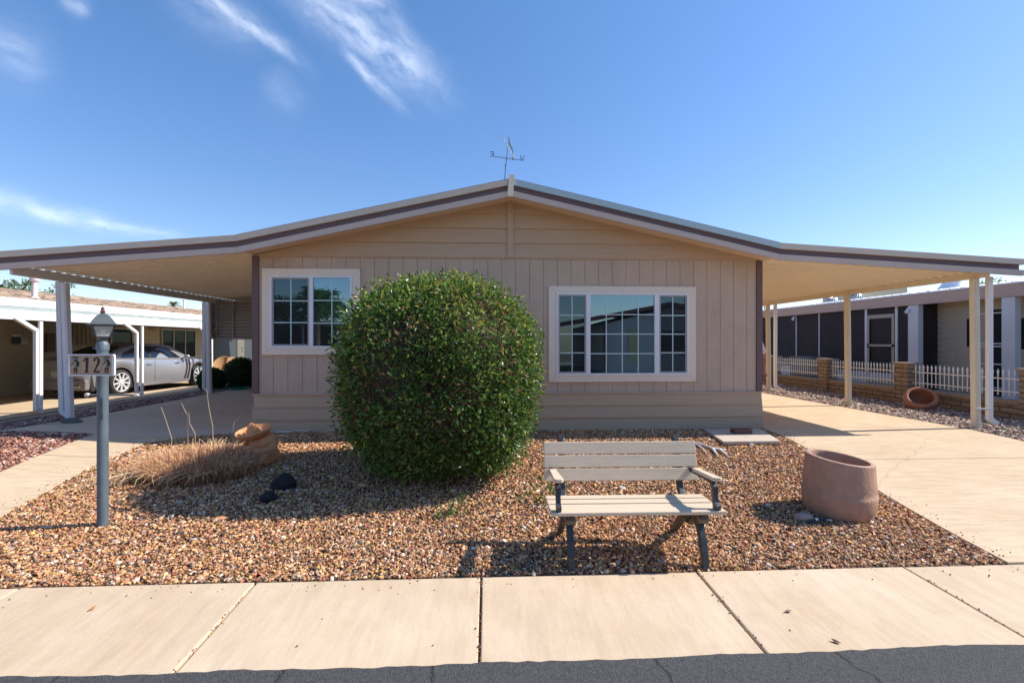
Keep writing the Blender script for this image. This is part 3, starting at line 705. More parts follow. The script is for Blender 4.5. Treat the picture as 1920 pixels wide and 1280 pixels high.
m.stroke([(vp(954.5,266).x, vp(954.5,266).z), (vp(953.5,273).x, vp(953.5,273).z)], .008, .03, .036)
m.build('rider_figure', M_vane2, vn)

# ------------------------------------------------------------------ big bush
def leaves(P, Nrm, size, col, name, m_, parent, aspect=.42, outw=.8, fold=.25):
    n = len(P)
    d = rng.normal(size=(n, 3))+Nrm*outw; d /= np.linalg.norm(d, axis=1)[:, None]
    u = np.cross(d, rng.normal(size=(n, 3))+Nrm*.0); u /= np.linalg.norm(u, axis=1)[:, None]+1e-9
    # leaf plane normal biased outward
    w = np.cross(d, u); flip = np.sign((w*Nrm).sum(1))[:, None]; w *= flip
    s = size*rng.lognormal(0, .25, n)[:, None]
    mid = P+d*s*.5
    L = mid+u*s*aspect*.5+w*s*fold*.4; Rr = mid-u*s*aspect*.5+w*s*fold*.4; T = P+d*s; 
    V = np.stack([P, L, T, Rr], 1).reshape(-1, 3); b = np.arange(n)[:, None]*4
    Fc = np.stack([b+np.array([0, 1, 2]), b+np.array([0, 2, 3])], 1).reshape(-1, 3)
    return np_obj(name, V, Fc, m_, np.repeat(col, 4, 0), parent)
BC = np.array([-.555, 5.98, 1.05]); BR = np.array([1.10, 1.04, 1.15])
bush = empty('bush', (BC[0], BC[1], 0), 0, 'big clipped round dark green bush in front of the house wall', 'bush')
def sph(n):
    d = rng.normal(size=(n, 3)); return d/np.linalg.norm(d, axis=1)[:, None]
def super_r(d, e=2.9): return 1/((np.abs(d)**e).sum(1))**(1/e)
def lump(d):
    r = np.ones(len(d)); rs = np.random.default_rng(5)
    for k in range(70):
        c = rs.normal(size=3); c /= np.linalg.norm(c); r += rs.uniform(-.075, .055)*np.exp(-((d-c)**2).sum(1)/rs.choice([.1, .03, .012]))
    return r
def bush_pts(n, lo, hi):
    d = sph(n); rr = super_r(d)*lump(d)
    t = 1-(1-lo)*rng.random(n)**1.7*1.0
    t = np.where(rng.random(n) < .11, rng.uniform(1, hi, n), t)
    return d, (d*(rr*t)[:, None])*BR
n = 84000
d, P = bush_pts(n, .80, 1.10)
# bottom narrower
zrel = P[:, 2]/BR[2]
sh_ = np.where(zrel < -.2, 1-.07*((-zrel-.2)/.8)**1.3, 1)*np.where(zrel > .3, 1-.06*(zrel-.3), 1)
P[:, 0] *= sh_; P[:, 1] *= sh_
# patches thinned to twigs
bare = np.zeros(n)
for c, s_, st in [((-.45,-.85,.05),.05,.88),((.50,-.60,.58),.06,.80),((-.25,-.8,.42),.03,.7),((.1,-.95,-.35),.03,.75),((-.7,-.65,-.25),.03,.7),((.62,-.7,.15),.03,.6),((.0,-.98,.0),.02,.5),((-.75,-.5,.4),.02,.6),((.2,-.7,.7),.02,.5),((.3,-.9,-.05),.015,.6)]:
    c = np.array(c); c = c/np.linalg.norm(c); bare = np.maximum(bare, st*np.exp(-((d-c)**2).sum(1)/s_))
keep = (rng.random(n) > bare) & (P[:, 2]+BC[2] > -.02)
d, P, bare = d[keep], P[keep], bare[keep]; n = len(P)
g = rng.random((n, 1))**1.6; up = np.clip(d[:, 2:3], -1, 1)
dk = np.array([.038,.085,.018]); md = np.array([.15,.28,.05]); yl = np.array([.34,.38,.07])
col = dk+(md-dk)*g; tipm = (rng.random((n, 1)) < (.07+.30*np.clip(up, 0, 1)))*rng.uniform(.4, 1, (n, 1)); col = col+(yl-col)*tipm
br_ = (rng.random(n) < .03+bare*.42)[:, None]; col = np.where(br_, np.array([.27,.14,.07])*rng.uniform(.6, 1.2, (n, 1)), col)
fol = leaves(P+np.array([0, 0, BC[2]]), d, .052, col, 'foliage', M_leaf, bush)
# sprigs above the clipped outline
sp = []; sd = []
for (ang, h) in [(-.9,.14),(-.35,.10),(-.45,.14),(.02,.09),(.18,.16),(.22,.13),(.27,.12),(.4,.09),(-.62,.1),(-1.05,.1),(.6,.08),(-.15,.07),(-.75,.07)]:
    dd = np.array([[math.sin(ang)*.75, -.35, math.cos(ang)]]); dd /= np.linalg.norm(dd); r0 = (dd*super_r(dd)[:, None]*lump(dd)[:, None]*BR)[0]
    for k in range(34): sp.append(r0+np.array([rng.normal(0, .014), rng.normal(0, .014), h*k/30])); sd.append([rng.normal(0, .6), rng.normal(0, .6), .9])
sp = np.array(sp); sd = np.array(sd)
leaves(sp+np.array([0, 0, BC[2]]), sd, .034, np.array([.26,.24,.06])*rng.uniform(.6, 1.3, (len(sp), 1)), 'new_shoots', M_leaf, bush)
low = []; 
for (cx, cy, cz, k) in [(1.18,-.95,-1.08,60),(.15,-1.25,-1.22,60),(1.05,-.85,-1.2,70),(.25,-1.2,-1.12,50)]:
    for _ in range(k): low.append((cx+rng.normal(0, .09), cy+rng.normal(0, .07), cz+rng.normal(0, .05)))
low = np.array(low); leaves(low+np.array([0, 0, BC[2]]), low/np.linalg.norm(low, axis=1)[:, None], .05, np.array([.06,.14,.03])*rng.uniform(.7, 1.3, (len(low), 1)), 'low_sprig', M_leaf, bush)
# twigs: thin sticks through the shell, plus the shaded dense heart
n = 9000; dd = sph(n); r0 = super_r(dd)*lump(dd); a = dd*(r0*rng.uniform(.72, .86, n))[:, None]*BR; b2 = dd*(r0*rng.uniform(.93, .995, n))[:, None]*BR+rng.normal(0, .05, (n, 3))
zrel = a[:, 2]/BR[2]; s1 = np.where(zrel < -.2, 1-.07*np.clip((-zrel-.2)/.8, 0, 1)**1.3, 1)[:, None]; a[:, :2] *= s1; b2[:, :2] *= s1
ok = (a[:, 2] > -BC[2]) & (b2[:, 2] > -BC[2]); a, b2 = a[ok], b2[ok]; n = len(a); off = rng.normal(0, .0022, (n, 3)); o2 = np.cross(b2-a, off); o2 /= np.linalg.norm(o2, axis=1)[:, None]; o2 *= .0022
off /= np.linalg.norm(off, axis=1)[:, None]; off *= .003
V = np.stack([a-off, a+off, b2, a+o2], 1).reshape(-1, 3)+np.array([0, 0, BC[2]]); b = np.arange(n)[:, None]*4
np_obj('twigs', V, np.stack([b+np.array([0,1,2]), b+np.array([1,3,2]), b+np.array([3,0,2])], 1).reshape(-1, 3), mat('twig_grey', (.20,.14,.11), .9), parent=bush)
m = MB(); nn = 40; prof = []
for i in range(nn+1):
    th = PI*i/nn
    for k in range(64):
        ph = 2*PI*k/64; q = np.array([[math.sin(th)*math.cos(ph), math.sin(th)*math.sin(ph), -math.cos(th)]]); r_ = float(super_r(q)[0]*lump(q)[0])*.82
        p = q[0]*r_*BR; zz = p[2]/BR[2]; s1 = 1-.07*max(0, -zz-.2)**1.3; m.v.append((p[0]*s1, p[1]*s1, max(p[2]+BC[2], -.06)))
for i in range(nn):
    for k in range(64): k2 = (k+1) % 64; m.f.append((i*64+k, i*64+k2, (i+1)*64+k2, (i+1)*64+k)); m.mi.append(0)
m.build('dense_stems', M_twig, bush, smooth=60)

# ------------------------------------------------------------------ dry grass clump
gr = empty('grass_clump', (-3.55, 6.15, zg(-3.55, 6.15)), 0, 'dry straw coloured ornamental grass clump beside the lamp post', 'grass clump')
def blades(name, n, cx, cy, rx, ry, h0, h1, w, cols, lean=.25, parent=gr, seg=4):
    V = []; Fc = []; Cc = []
    for i in range(n):
        while True:
            a, b = random.uniform(-1, 1), random.uniform(-1, 1)
            if a*a+b*b < 1: break
        x, y = cx+a*rx, cy+b*ry; h = random.uniform(h0, h1)*(1-.25*(a*a+b*b)); ph = random.uniform(0, 2*PI)
        out = Vector((a*.7+math.cos(ph)*.6, b*.7+math.sin(ph)*.6, 0))*lean*random.uniform(.5, 1.6)*h
        z0 = zg(x+gr.location.x, y+gr.location.y)-gr.location.z; sd_ = Vector((math.cos(ph+1.5), math.sin(ph+1.5), 0))*w*random.uniform(.6, 1.3)
        c = Vector(random.choice(cols))*random.uniform(.7, 1.25); base_ = len(V); kink = random.uniform(-.5, 1.2) if random.random() < .4 else 1
        for k in range(seg+1):
            t = k/seg; p = Vector((x, y, z0))+out*t*t+Vector((0, 0, h*(t-.25*t*t*abs(kink)*lean*2)))
            if k == seg and kink != 1: p -= Vector((0, 0, h*.18)); p += out*.5
            q = sd_*(1-.75*t); V += [p-q, p+q]; Cc += [c*(.75+.35*t)]*2
        for k in range(seg): q = base_+2*k; Fc.append((q, q+1, q+3, q+2))
    return np_obj(name, [tuple(v) for v in V], Fc, M_straw, np.array([tuple(c) for c in Cc]), parent)
straw = [(.80,.52,.27),(.86,.62,.36),(.68,.42,.22),(.52,.31,.18),(.80,.58,.37)]
blades('dry_blades', 3600, .10, 0, .66, .50, .18, .38, .0062, straw, .62); blades('long_blades', 600, .10, 0, .66, .48, .30, .43, .005, straw, .42)
blades('brown_stubble', 1300, .10, -.06, .66, .50, .16, .36, .0065, [(.34,.18,.11),(.42,.24,.15),(.27,.15,.11)], .12)
blades('green_blades', 150, .05, -.24, .60, .28, .12, .22, .006, [(.10,.20,.04),(.16,.24,.06)], .3)
m = MB()
for (pa, pm, pb) in [((322,822),(312,790),(302,762)), ((399,800),(392,765),(387,728)), ((352,818),(352,780),(340,755)), ((366,812),(356,795),(354,772)), ((437,800),(440,790),(452,778))]:
    yb = 6.15
    pts = [at(*q, yb)-Vector(gr.location) for q in (pa, pm, pb)]; pts = [pts[0]-Vector((0,0,.25))]+pts; m.tube(pts, [.004,.004,.0035,.002], 5)
m.build('tall_stalk', mat('stalk', (.50,.38,.26), .8), gr)
m = MB()
pts = [Vector((-.35,-.35,.10)), Vector((-.55,-.52,.10)), Vector((-.72,-.66,.05)), Vector((-.92,-.85,.0))]
m.tube(pts, [.008,.007,.006,.004], 5)
for k in range(26):
    a = random.uniform(-.9, .5); p = Vector((a, -.45+random.uniform(-.1, .1), .12)); q = p+Vector((random.uniform(-.22, .1), -.18, -.02)); r_ = q+Vector((random.uniform(-.15, .1), -.08, -.07)); m.tube([p, q, r_], [.004,.0035,.002], 4)
m.build('fallen_blades', mat('pale_straw', (.58,.44,.27), .8), gr)

# ------------------------------------------------------------------ terracotta sombrero figure
sx, sy = -2.95, 6.55; fz = zg(sx, sy)-.055
fg = empty('terracotta_figure', (sx, sy, fz), 0, 'terracotta figure of a hunched napper under a wide tilted sombrero', 'garden statue')
m = MB()
m.lathe([(.13,-.02),(.17,.03),(.185,.10),(.165,.16),(.15,.20),(.165,.25),(.18,.30),(.15,.36),(.08,.40)], 24, Matrix.Translation((.06,.02,0)) @ Matrix.Rotation(R(-6), 4, 'Y'), wob=.05)
m.tube([(.18,-.02,.30),(.19,-.10,.22),(.06,-.19,.20),(-.08,-.17,.24)], [.055,.06,.055,.045], 12)
m.tube([(-.12,.0,.31),(-.15,-.12,.24),(-.02,-.20,.24)], [.055,.055,.045], 12)
m.tube([(.10,-.08,.02),(.10,-.19,.12),(.08,-.12,.22)], [.07,.07,.06], 12); m.tube([(-.09,-.08,.02),(-.09,-.19,.12),(-.07,-.12,.22)], [.07,.07,.06], 12)
m.build('body', M_clay, fg, smooth=50)
Mh = Matrix.Translation((-.06,-.05,.385)) @ Matrix.Rotation(R(-8), 4, 'Y') @ Matrix.Rotation(R(12), 4, 'X') @ Matrix.Scale(.93, 4)
m = MB(); m.lathe([(.02,-.03),(.12,-.02),(.20,.02),(.225,.065),(.235,.085),(.225,.095),(.205,.07),(.18,.045),(.13,.022),(.10,.04),(.080,.08),(.062,.13),(.050,.165),(.03,.185),(.0001,.19)], 36, Mh, wob=.01)
m.build('sombrero', M_clay, fg, smooth=60)

# ------------------------------------------------------------------ rocks, brick, pad, cable, pot stone, driftwood
def rock(name, loc, r, m_, label, seed, cat='rock', group=None, amp=.22):
    rs = random.Random(seed); import bmesh
    b = bmesh.new(); bmesh.ops.create_icosphere(b, subdivisions=3, radius=1)
    cs = [(Vector((rs.gauss(0,1), rs.gauss(0,1), rs.gauss(0,1))).normalized(), rs.uniform(-amp, amp)) for _ in range(14)]
    for v in b.verts:
        k = 1+sum(a*math.exp(-(v.co-c).length_squared/.25) for c, a in cs)+rs.uniform(-.02, .02); v.co = Vector((v.co.x*k*r[0], v.co.y*k*r[1], v.co.z*k*r[2]))
    me = bpy.data.meshes.new(name); b.to_mesh(me); b.free(); me.materials.append(m_)
    o = bpy.data.objects.new(name, me); C.objects.link(o); o.location = loc; return tag(o, label, cat, group)
rock('lava_rock', (-2.26, 5.58, zg(0,5.58)+.05), (.125,.11,.095), M_lava, 'larger black lava rock in the bush shadow', 3, group='lava rocks')
rock('lava_rock', (-2.27, 5.22, zg(0,5.22)+.03), (.085,.08,.065), M_lava, 'smaller black lava rock in front of the bigger one', 5, group='lava rocks')
rock('stone', (2.98, 4.50, zg(0,4.5)+.035), (.085,.05,.045), M_stone, 'small grey stone leaning against the brown pot', 8)
rock('stone', (-2.53, 4.78, zg(0,4.78)+.01), (.06,.045,.018), M_clay, 'flat tan stone alone on the sunny gravel', 9)
rock('stone', (-7.0, 8.62, zg(-7,8.62)+.03), (.14,.10,.06), mat('green_grey_stone', (.10,.12,.11), .8), 'dark flat stone beside the left carport post base', 12)
rock('stone', (-7.15, 8.45, zg(-7,8.45)+.01), (.16,.07,.03), M_stone, 'pale flat stone under the left carport post base', 13)
m = MB(); m.prism([(3.44-4.08,7.0-7.72),(4.30-4.08,7.0-7.72),(4.56-4.08,8.0-7.72),(3.6-4.08,8.0-7.72)], 0, .045, 'XY')
o = m.build('concrete_pad', M_pad, bevel=.006); o.location = (4.08, 7.72, -.012); tag(o, 'thin concrete pad on the gravel by the house corner', 'paving slab')
m = MB(); m.box(-.14, -.07, 0, .15, .07, .07); o = m.build('brick', M_brick, bevel=.005); o.location = (4.03, 7.62, .034); tag(o, 'single dark red brick lying on the concrete pad', 'brick')
cb = empty('cable_stub', (3.02, 4.42, zg(0,4.42)), 0, 'short black cable end sticking out of the gravel by the pot', 'cable')
m = MB(); m.tube([(-.10,.0,.0),(-.04,-.01,.03),(.05,.0,.05),(.13,.01,.06)], .011, 8); m.tube([(-.09,-.02,.0),(-.02,-.03,.03),(.05,-.02,.045),(.13,-.01,.052)], .007, 8); m.build('wire', M_iron, cb, smooth=60)
m = MB(); m.tube([(.025,-.005,.042),(.045,-.005,.048)], .019, 10); m.build('tape', M_trim, cb)
# driftwood / antler
dw = MB(); gy = 6.72
def dp(px, py, h=0): p = ray(px, py); 
dwl = [((1262,829),.02),((1290,829),.022),((1310,831),.022),((1330,838),.02),((1340,843),.02)]
def gpt(px, py, Y, h=.03):
    lo, hi = 3.0, 12.0
    for _ in range(40):
        m_ = (lo+hi)/2; p = at(px, py, m_)
        if p.z > zg(p.x, m_)+h: lo = m_
        else: hi = m_
    return at(px, py, lo)
p0 = [gpt(a, b, 6.95) for (a, b), r_ in dwl]
dw.tube(p0, [.010,.014,.018,.020,.022], 8)
dw.tube([gpt(1305,832,6.95), gpt(1318,841,6.85), gpt(1325,850,6.75)], [.012,.010,.004], 8)
dw.tube([gpt(1336,841,6.95), gpt(1342,849,6.8), gpt(1347,855,6.7)], [.020,.015,.006], 8)
dw.tube([gpt(1336,841,6.95), gpt(1350,842,6.9), gpt(1358,844,6.85), gpt(1361,843,6.85)], [.020,.018,.014,.008], 8)
dw.tube([gpt(1349,842,6.92), gpt(1358,849,6.8), gpt(1366,855,6.7)], [.018,.014,.006], 8)
cxy = gpt(1330, 842, 6.9); dw.v = [(x-cxy.x, y-cxy.y, z-cxy.z) for x, y, z in dw.v]
o = dw.build('driftwood_branch', M_drift, smooth=60); o.location = cxy; tag(o, 'bleached white forked branch on the gravel behind the bench', 'driftwood')
m = MB(); pts = [at(x_, y_, 8.05) for x_, y_ in ((552,807),(565,806),(575,808),(582,804))]; m.tube([p-Vector(pts[0]) for p in pts], [.008,.01,.008,.004], 6)
m.box(-.3, .0, -.03, -.05, .08, -.018); o = m.build('debris', M_drift); o.location = pts[0]; tag(o, 'pale strip of debris lying against the house skirting', 'debris')
for (x_, y_, lb) in ((1.93, 3.06, 'curled brown dead leaf in the sidewalk joint right of centre'), (2.02, 2.75, 'small yellow brown leaf near the street edge'), (-2.55, 3.30, 'small brown leaf on the left sidewalk slab')):
    m = MB(); s_ = .028; m.add([(-s_,0,.004),(0,-s_*.5,.0),(s_,0,.012),(0,s_*.5,.002),(0,0,.014)], [(0,1,4),(1,2,4),(2,3,4),(3,0,4)])
    o = m.build('dead_leaf', mat('dead_leaf', (.28,.15,.07), .8)); o.location = (x_, y_, -.262+.03*(y_-2.62)/.98+.006); o.rotation_euler = (0, 0, random.uniform(0, 6)); tag(o, lb, 'leaf', 'dead leaves on the sidewalk')

# ------------------------------------------------------------------ brown pot
PX, PY = 3.47, 4.70; pz = zg(PX, PY)-.015
pot = empty('planter_pot', (PX, PY, pz), 0, 'big brown concrete pot with slanted open rim beside the driveway', 'pot')
prof = [(.25,-.04),(.285,.0),(.315,.06),(.330,.13),(.335,.20),(.331,.235),(.322,.245),(.327,.29),(.322,.36),(.312,.44),(.306,.52),(.304,.548),(.288,.556),(.262,.552),(.255,.535),(.272,.44),(.28,.3),(.27,.15),(.2,.06),(.0001,.05)]
nk = 72; m = MB(); m.lathe(prof, nk)
vs = []
for (x, y, z) in m.v:
    t = max(0, min(1, z/.55)); z2 = z-.038*(x/.33)*t+.022*t*(y/.33); a = math.atan2(y, x)
    led = math.exp(-((z-.24)/.02)**2)*(.012 if -1.7 < a < .3 else 0)
    vs.append((x*.96*(1+led)+.02*t, y*.96*(1+led), z2))
m.v = vs; m.build('pot_body', M_pot, pot, smooth=50)
tag(pot)
# ------------------------------------------------------------------ tipped terracotta pot by the wall
tp = empty('tipped_pot', (9.60, 10.42, -.07), 0, 'round terracotta pot lying tipped against the block wall', 'pot')
Mt = Matrix.Translation((0,0,.22)) @ Matrix.Rotation(R(-38), 4, 'Z') @ Matrix.Rotation(R(44), 4, 'X') @ Matrix.Scale(.9, 4)
m = MB(); m.lathe([(.12,-.30),(.20,-.26),(.29,-.16),(.335,-.02),(.345,.08),(.34,.16),(.315,.20),(.27,.215),(.245,.20),(.245,.15),(.27,.05),(.24,-.1),(.15,-.22),(.0001,-.24)], 40, Mt)
m.build('pot_body', M_claydark, tp, smooth=50)

# ------------------------------------------------------------------ bench
BX, BY = 1.14, 3.625; bz = zg(BX, 4.0)-.03
bench = empty('park_bench', (BX, BY, zg(BX, 3.66)), R(-1.0), 'park bench with pale slats and black cast iron scroll frames', 'bench')
HL = .665
def slatbox(b, y0, z0, y1, z1, tx, L0=-HL, L1=HL):   # slat whose section runs from (y0,z0) to (y1,z1) with thickness tx
    d = Vector((y1-y0, z1-z0)).normalized(); nn_ = Vector((-d.y, d.x))*tx
    b.prism([(y0, z0), (y1, z1), (y1+nn_.x, z1+nn_.y), (y0+nn_.x, z0+nn_.y)], L0, L1, 'YZ')
for (y0, y1) in ((.0, .125), (.134, .245), (.254, .365), (.374, .475)):
    b = MB(); slatbox(b, y0, .415-.012*(y0 > .1), y1, .415-.012*(y0 > .1)-.006, .028); b.build('seat_slat', M_slat, bench, bevel=.007)
for (t0, t1) in ((.0, .104), (.112, .216), (.224, .328)):
    dirv = Vector((math.sin(R(14)), math.cos(R(14)))); o_ = Vector((.545, .525))
    p = o_+dirv*t0; q = o_+dirv*t1; b = MB(); slatbox(b, q.x, q.y, p.x, p.y, -.026); b.build('back_slat', M_slat, bench, bevel=.006)
def frame(sgn):
    X = sgn*.51; M = None; b = MB()
    def S(pts, w, th=.05, mm=None): b.stroke(pts, w, X-th/2, X+th/2, 'YZ')
    # front leg: sweeps from under the seat forward down
    S([(.27,.38),(.20,.345),(.13,.29),(.08,.20),(.045,.10),(.03,.0)], [.10,.075,.06,.052,.05,.055])
    S([(.0,.0),(.06,.0)], [.02,.02], .055)
    # rear leg
    S([(.27,.38),(.36,.33),(.45,.26),(.56,.16),(.66,.07),(.72,.045)], [.10,.07,.055,.05,.05,.05])
    S([(.04,.390),(.50,.375)], [.03,.03])
    # back upright
    S([(.46,.38),(.535,.45),(.58,.56),(.61,.70),(.645,.84),(.655,.875)], [.05,.055,.05,.045,.04,.03], .045)
    b.build('side_frame', M_iron, bench, bevel=.004)
    sc_ = MB()
    pts = [(.24+.055*math.cos(a)*(1-a/14), .33+.055*math.sin(a)*(1-a/14)) for a in [i*.6 for i in range(16)]]
    sc_.stroke([Vector(p) for p in pts], .012, X-.034, X+.034, 'YZ')
    pts = [(.37+.05*math.cos(-a)*(1-a/14), .30+.05*math.sin(-a)*(1-a/14)) for a in [i*.6 for i in range(14)]]
    sc_.stroke([Vector(p) for p in pts], .012, X-.034, X+.034, 'YZ')
    sc_.stroke([Vector(p) for p in [(.18,.40),(.21,.30),(.28,.25),(.35,.24),(.42,.32),(.42,.40)]], .02, X-.03, X+.03, 'YZ')
    sc_.tube([(X-.038,.075,.355),(X+.038,.075,.355)], .030, 12); sc_.stroke([Vector(p) for p in [(.075,.385),(.16,.37),(.24,.33)]], .03, X-.03, X+.03, 'YZ')
    sc_.build('scroll', M_bronze, bench, bevel=.003)
    a = MB(); Xa = sgn*.605; XS = lambda t: Xa+sgn*.035*t
    pts = [(.56,.618),(.42,.628),(.22,.640),(.12,.640),(.08,.60),(.075,.545),(.065,.50),(.055,.455),(.03,.445),(.02,.475),(.04,.49)]
    a.stroke([Vector(p) for p in pts], [.03,.035,.04,.05,.045,.035,.035,.045,.045,.04,.02], Xa-.018, Xa+.018, 'YZ')
    a.build('arm_bracket', M_iron, bench, bevel=.004)
    r_ = MB(); k = .075/2
    poly = [(-.02,-k),(-.035,-k*.5),(-.035,k*.5),(-.02,k),(.40,k*.75),(.40,-k*.75)]
    r_.prism([(Xa+p[1], p[0]+.05) for p in poly], .662, .690, 'XY')
    r_.v = [(x, y, z-.035*(y/.45)) for x, y, z in r_.v]
    r_.build('armrest', M_slat, bench, bevel=.006)
frame(-1); frame(1)
b = MB(); b.tube([(-.5,.36,.30),(.5,.36,.30)], .010, 8); b.build('stretcher', M_iron, bench)

# ------------------------------------------------------------------ lamp post with number tiles
LX, LY = -3.53, 4.69; lz = zg(LX, LY)
lamp = empty('lamp_post', (LX, LY, lz), 0, 'grey round lamp post with lantern and house number tiles', 'lamp post')
h = lambda py: 1.49-(py-640)/920*4.51-lz
m = MB(); m.lathe([(.046,-.05),(.045,.02),(.0435,.05),(.0435,h(655))], 28); m.build('post', M_lamp, lamp, smooth=40)
m = MB(); m.lathe([(.046,h(657)),(.050,h(656.5)),(.050,h(645.5)),(.047,h(644)),(.028,h(638)),(.024,h(636)),(.024,h(635)),(.042,h(634.5)),(.042,h(633))], 28); m.lathe([(.008,-.03),(.008,.0)], 8, Matrix.Translation((-.048,-.01,h(652))) @ Matrix.Rotation(PI/2, 4, 'Y')); m.build('collar', M_lamp, lamp, smooth=25)
lanR = Matrix.Rotation(R(-4), 4, 'Z')
lan = MB(); 
lan.lathe([(.155,h(609.5)),(.158,h(608)),(.125,h(606.5)),(.10,h(600)),(.075,h(594)),(.045,h(589.5)),(.02,h(587.5)),(.012,h(587))], 4, lanR @ Matrix.Scale(1, 4), off=.5-.5)
lo = lan.build('lantern', mat('lantern_dark', (.075,.09,.10), .45), lamp)
m = MB()
for k in range(4):
    a = R(-4)+k*PI/2; m.tube([(.118*math.cos(a), .118*math.sin(a), h(609)), (.070*math.cos(a), .070*math.sin(a), h(631.5))], .007, 6)
    a2 = a+PI/2
    for (rr, zz) in ((.072, h(631.5)), (.117, h(610.5))): m.tube([(rr*math.cos(a), rr*math.sin(a), zz), (rr*math.cos(a2), rr*math.sin(a2), zz)], .005, 6)
m.build('lantern_frame', M_iron, lo)
m = MB(); m.lathe([(.068,h(631)),(.115,h(610.8))], 4, lanR); m.f = m.f[:-2]; m.mi = m.mi[:-2]; m.build('lantern_glass', M_lg, lo)
m = MB(); m.lathe([(.014,h(631.5)),(.014,h(625)),(.022,h(622)),(.024,h(619)),(.014,h(616)),(.0001,h(615.5))], 12); m.build('bulb', M_brightw, lo, smooth=60)
m = MB(); m.lathe([(.016,h(588)),(.016,h(585)),(.028,h(583.5)),(.012,h(582)),(.014,h(580)),(.016,h(578)),(.006,h(575)),(.0001,h(574))], 12); m.build('finial', M_rust, lo, smooth=60)
m = MB(); m.tube([(-.19,.05,h(741)),(.27,.05,h(741.5))], .009, 8); m.build('ladder_bar', M_lamp, lamp, smooth=60)
m = MB(); m.ball((-.175,.05,h(741)), (.026,.022,.020), 8); m.build('bar_end', M_brass, lamp, smooth=60); m = MB(); m.ball((.262,.05,h(742)), (.03,.02,.017), 8); m.build('bar_end', M_brass, lamp, smooth=60)
m = MB(); m.tube([(.025,-.042,h(745)),(.027,-.044,h(770)),(.027,-.044,h(784))], [.004,.004,.008], 6); m.build('cable', M_iron, lamp)
sg = MB(); wx0, wx1, wz0, wz1 = -.222, .138, h(702.5), h(664); Ms = Matrix.Rotation(R(5), 4, 'Z'); sy_ = -.078
sg.box(wx0, sy_, wz0, wx1, sy_+.03, wz1, Ms); sgo = sg.build('number_sign', M_postw, lamp)
m = MB(); tw_ = (wx1-wx0-.024)/4
for k in range(4): m.box(wx0+.012+k*tw_+.001, sy_-.005, wz0+.012, wx0+.012+(k+1)*tw_-.001, sy_+.001, wz1-.012, Ms)
m.build('tile', M_tile, sgo)
fr = MB(); e_ = .009
fr.box(wx0-.003, sy_-.012, wz0-.003, wx1+.003, sy_-.0005, wz0+e_, Ms); fr.box(wx0-.003, sy_-.012, wz1-e_, wx1+.003, sy_-.0005, wz1+.003, Ms); fr.box(wx0-.003, sy_-.012, wz0+e_, wx0+e_, sy_-.0005, wz1-e_, Ms); fr.box(wx1-e_, sy_-.012, wz0+e_, wx1+.012, sy_-.0005, wz1-e_, Ms)
fr.build('sign_frame', M_postw, sgo)
hh = wz1-wz0-.024; cz = wz0+.012
def tl(k, pts): return [Vector((wx0+.012+(k+p[0])*tw_, cz+p[1]*hh)) for p in pts]
m = MB(); ya, yb = sy_-.008, sy_-.0045
m.stroke(tl(1, [(.22,.68),(.45,.84),(.60,.90)]), [.006,.012,.016], ya, yb, M=Ms); m.stroke(tl(1, [(.62,.90),(.56,.12)]), [.022,.018], ya, yb, M=Ms); m.stroke(tl(1, [(.40,.12),(.74,.12)]), .010, ya-.001, yb, M=Ms)
m.build('numeral_one', M_ink, sgo)
m = MB(); m.stroke(tl(2, [(.30,.70),(.34,.84),(.52,.90),(.70,.84),(.74,.70),(.66,.54),(.48,.34),(.28,.15)]), [.014,.016,.014,.018,.020,.018,.013,.010], ya, yb, M=Ms)
m.stroke(tl(2, [(.24,.13),(.5,.13),(.76,.11),(.80,.20)]), [.014,.016,.016,.006], ya-.001, yb, M=Ms); m.build('numeral_two', M_ink, sgo)
for k in (0, 3):
    m = MB()
    m.stroke(tl(k, [(.40,.80),(.60,.74),(.72,.60),(.66,.46),(.50,.36)]), [.012,.020,.026,.024,.014], ya, yb, M=Ms)
    m.stroke(tl(k, [(.40,.72),(.22,.56),(.10,.50)]), .005, ya-.001, yb, M=Ms)
    for q in ([(.30,.88),(.20,.96)], [(.40,.92),(.45,.99)], [(.50,.90),(.66,.96)], [(.56,.86),(.78,.90)]): m.stroke(tl(k, q), .005, ya-.001, yb, M=Ms)
    m.stroke(tl(k, [(.55,.38),(.34,.26),(.42,.12),(.26,.08)]), [.014,.012,.008,.005], ya, yb, M=Ms); m.stroke(tl(k, [(.55,.38),(.62,.22),(.60,.08),(.48,.05)]), [.014,.012,.008,.005], ya-.001, yb, M=Ms)
    m.build('dancer_motif', M_ink, sgo)
    m = MB(); m.stroke(tl(k, [(.24,.80),(.46,.80)]), [.018,.020], ya-.002, yb, M=Ms); m.stroke(tl(k, [(.44,.46),(.64,.38)]), [.018,.014], ya-.002, yb, M=Ms); m.build('motif_accent', M_teal, sgo)
m = MB(); m.stroke([tl(0, [(0,1.015)])[0], tl(3, [(1,1.015)])[0]], .003, ya, yb, M=Ms); m.stroke([tl(0, [(0,-.015)])[0], tl(3, [(1,-.015)])[0]], .003, ya, yb, M=Ms); m.build('tile_edge', M_ink, sgo)

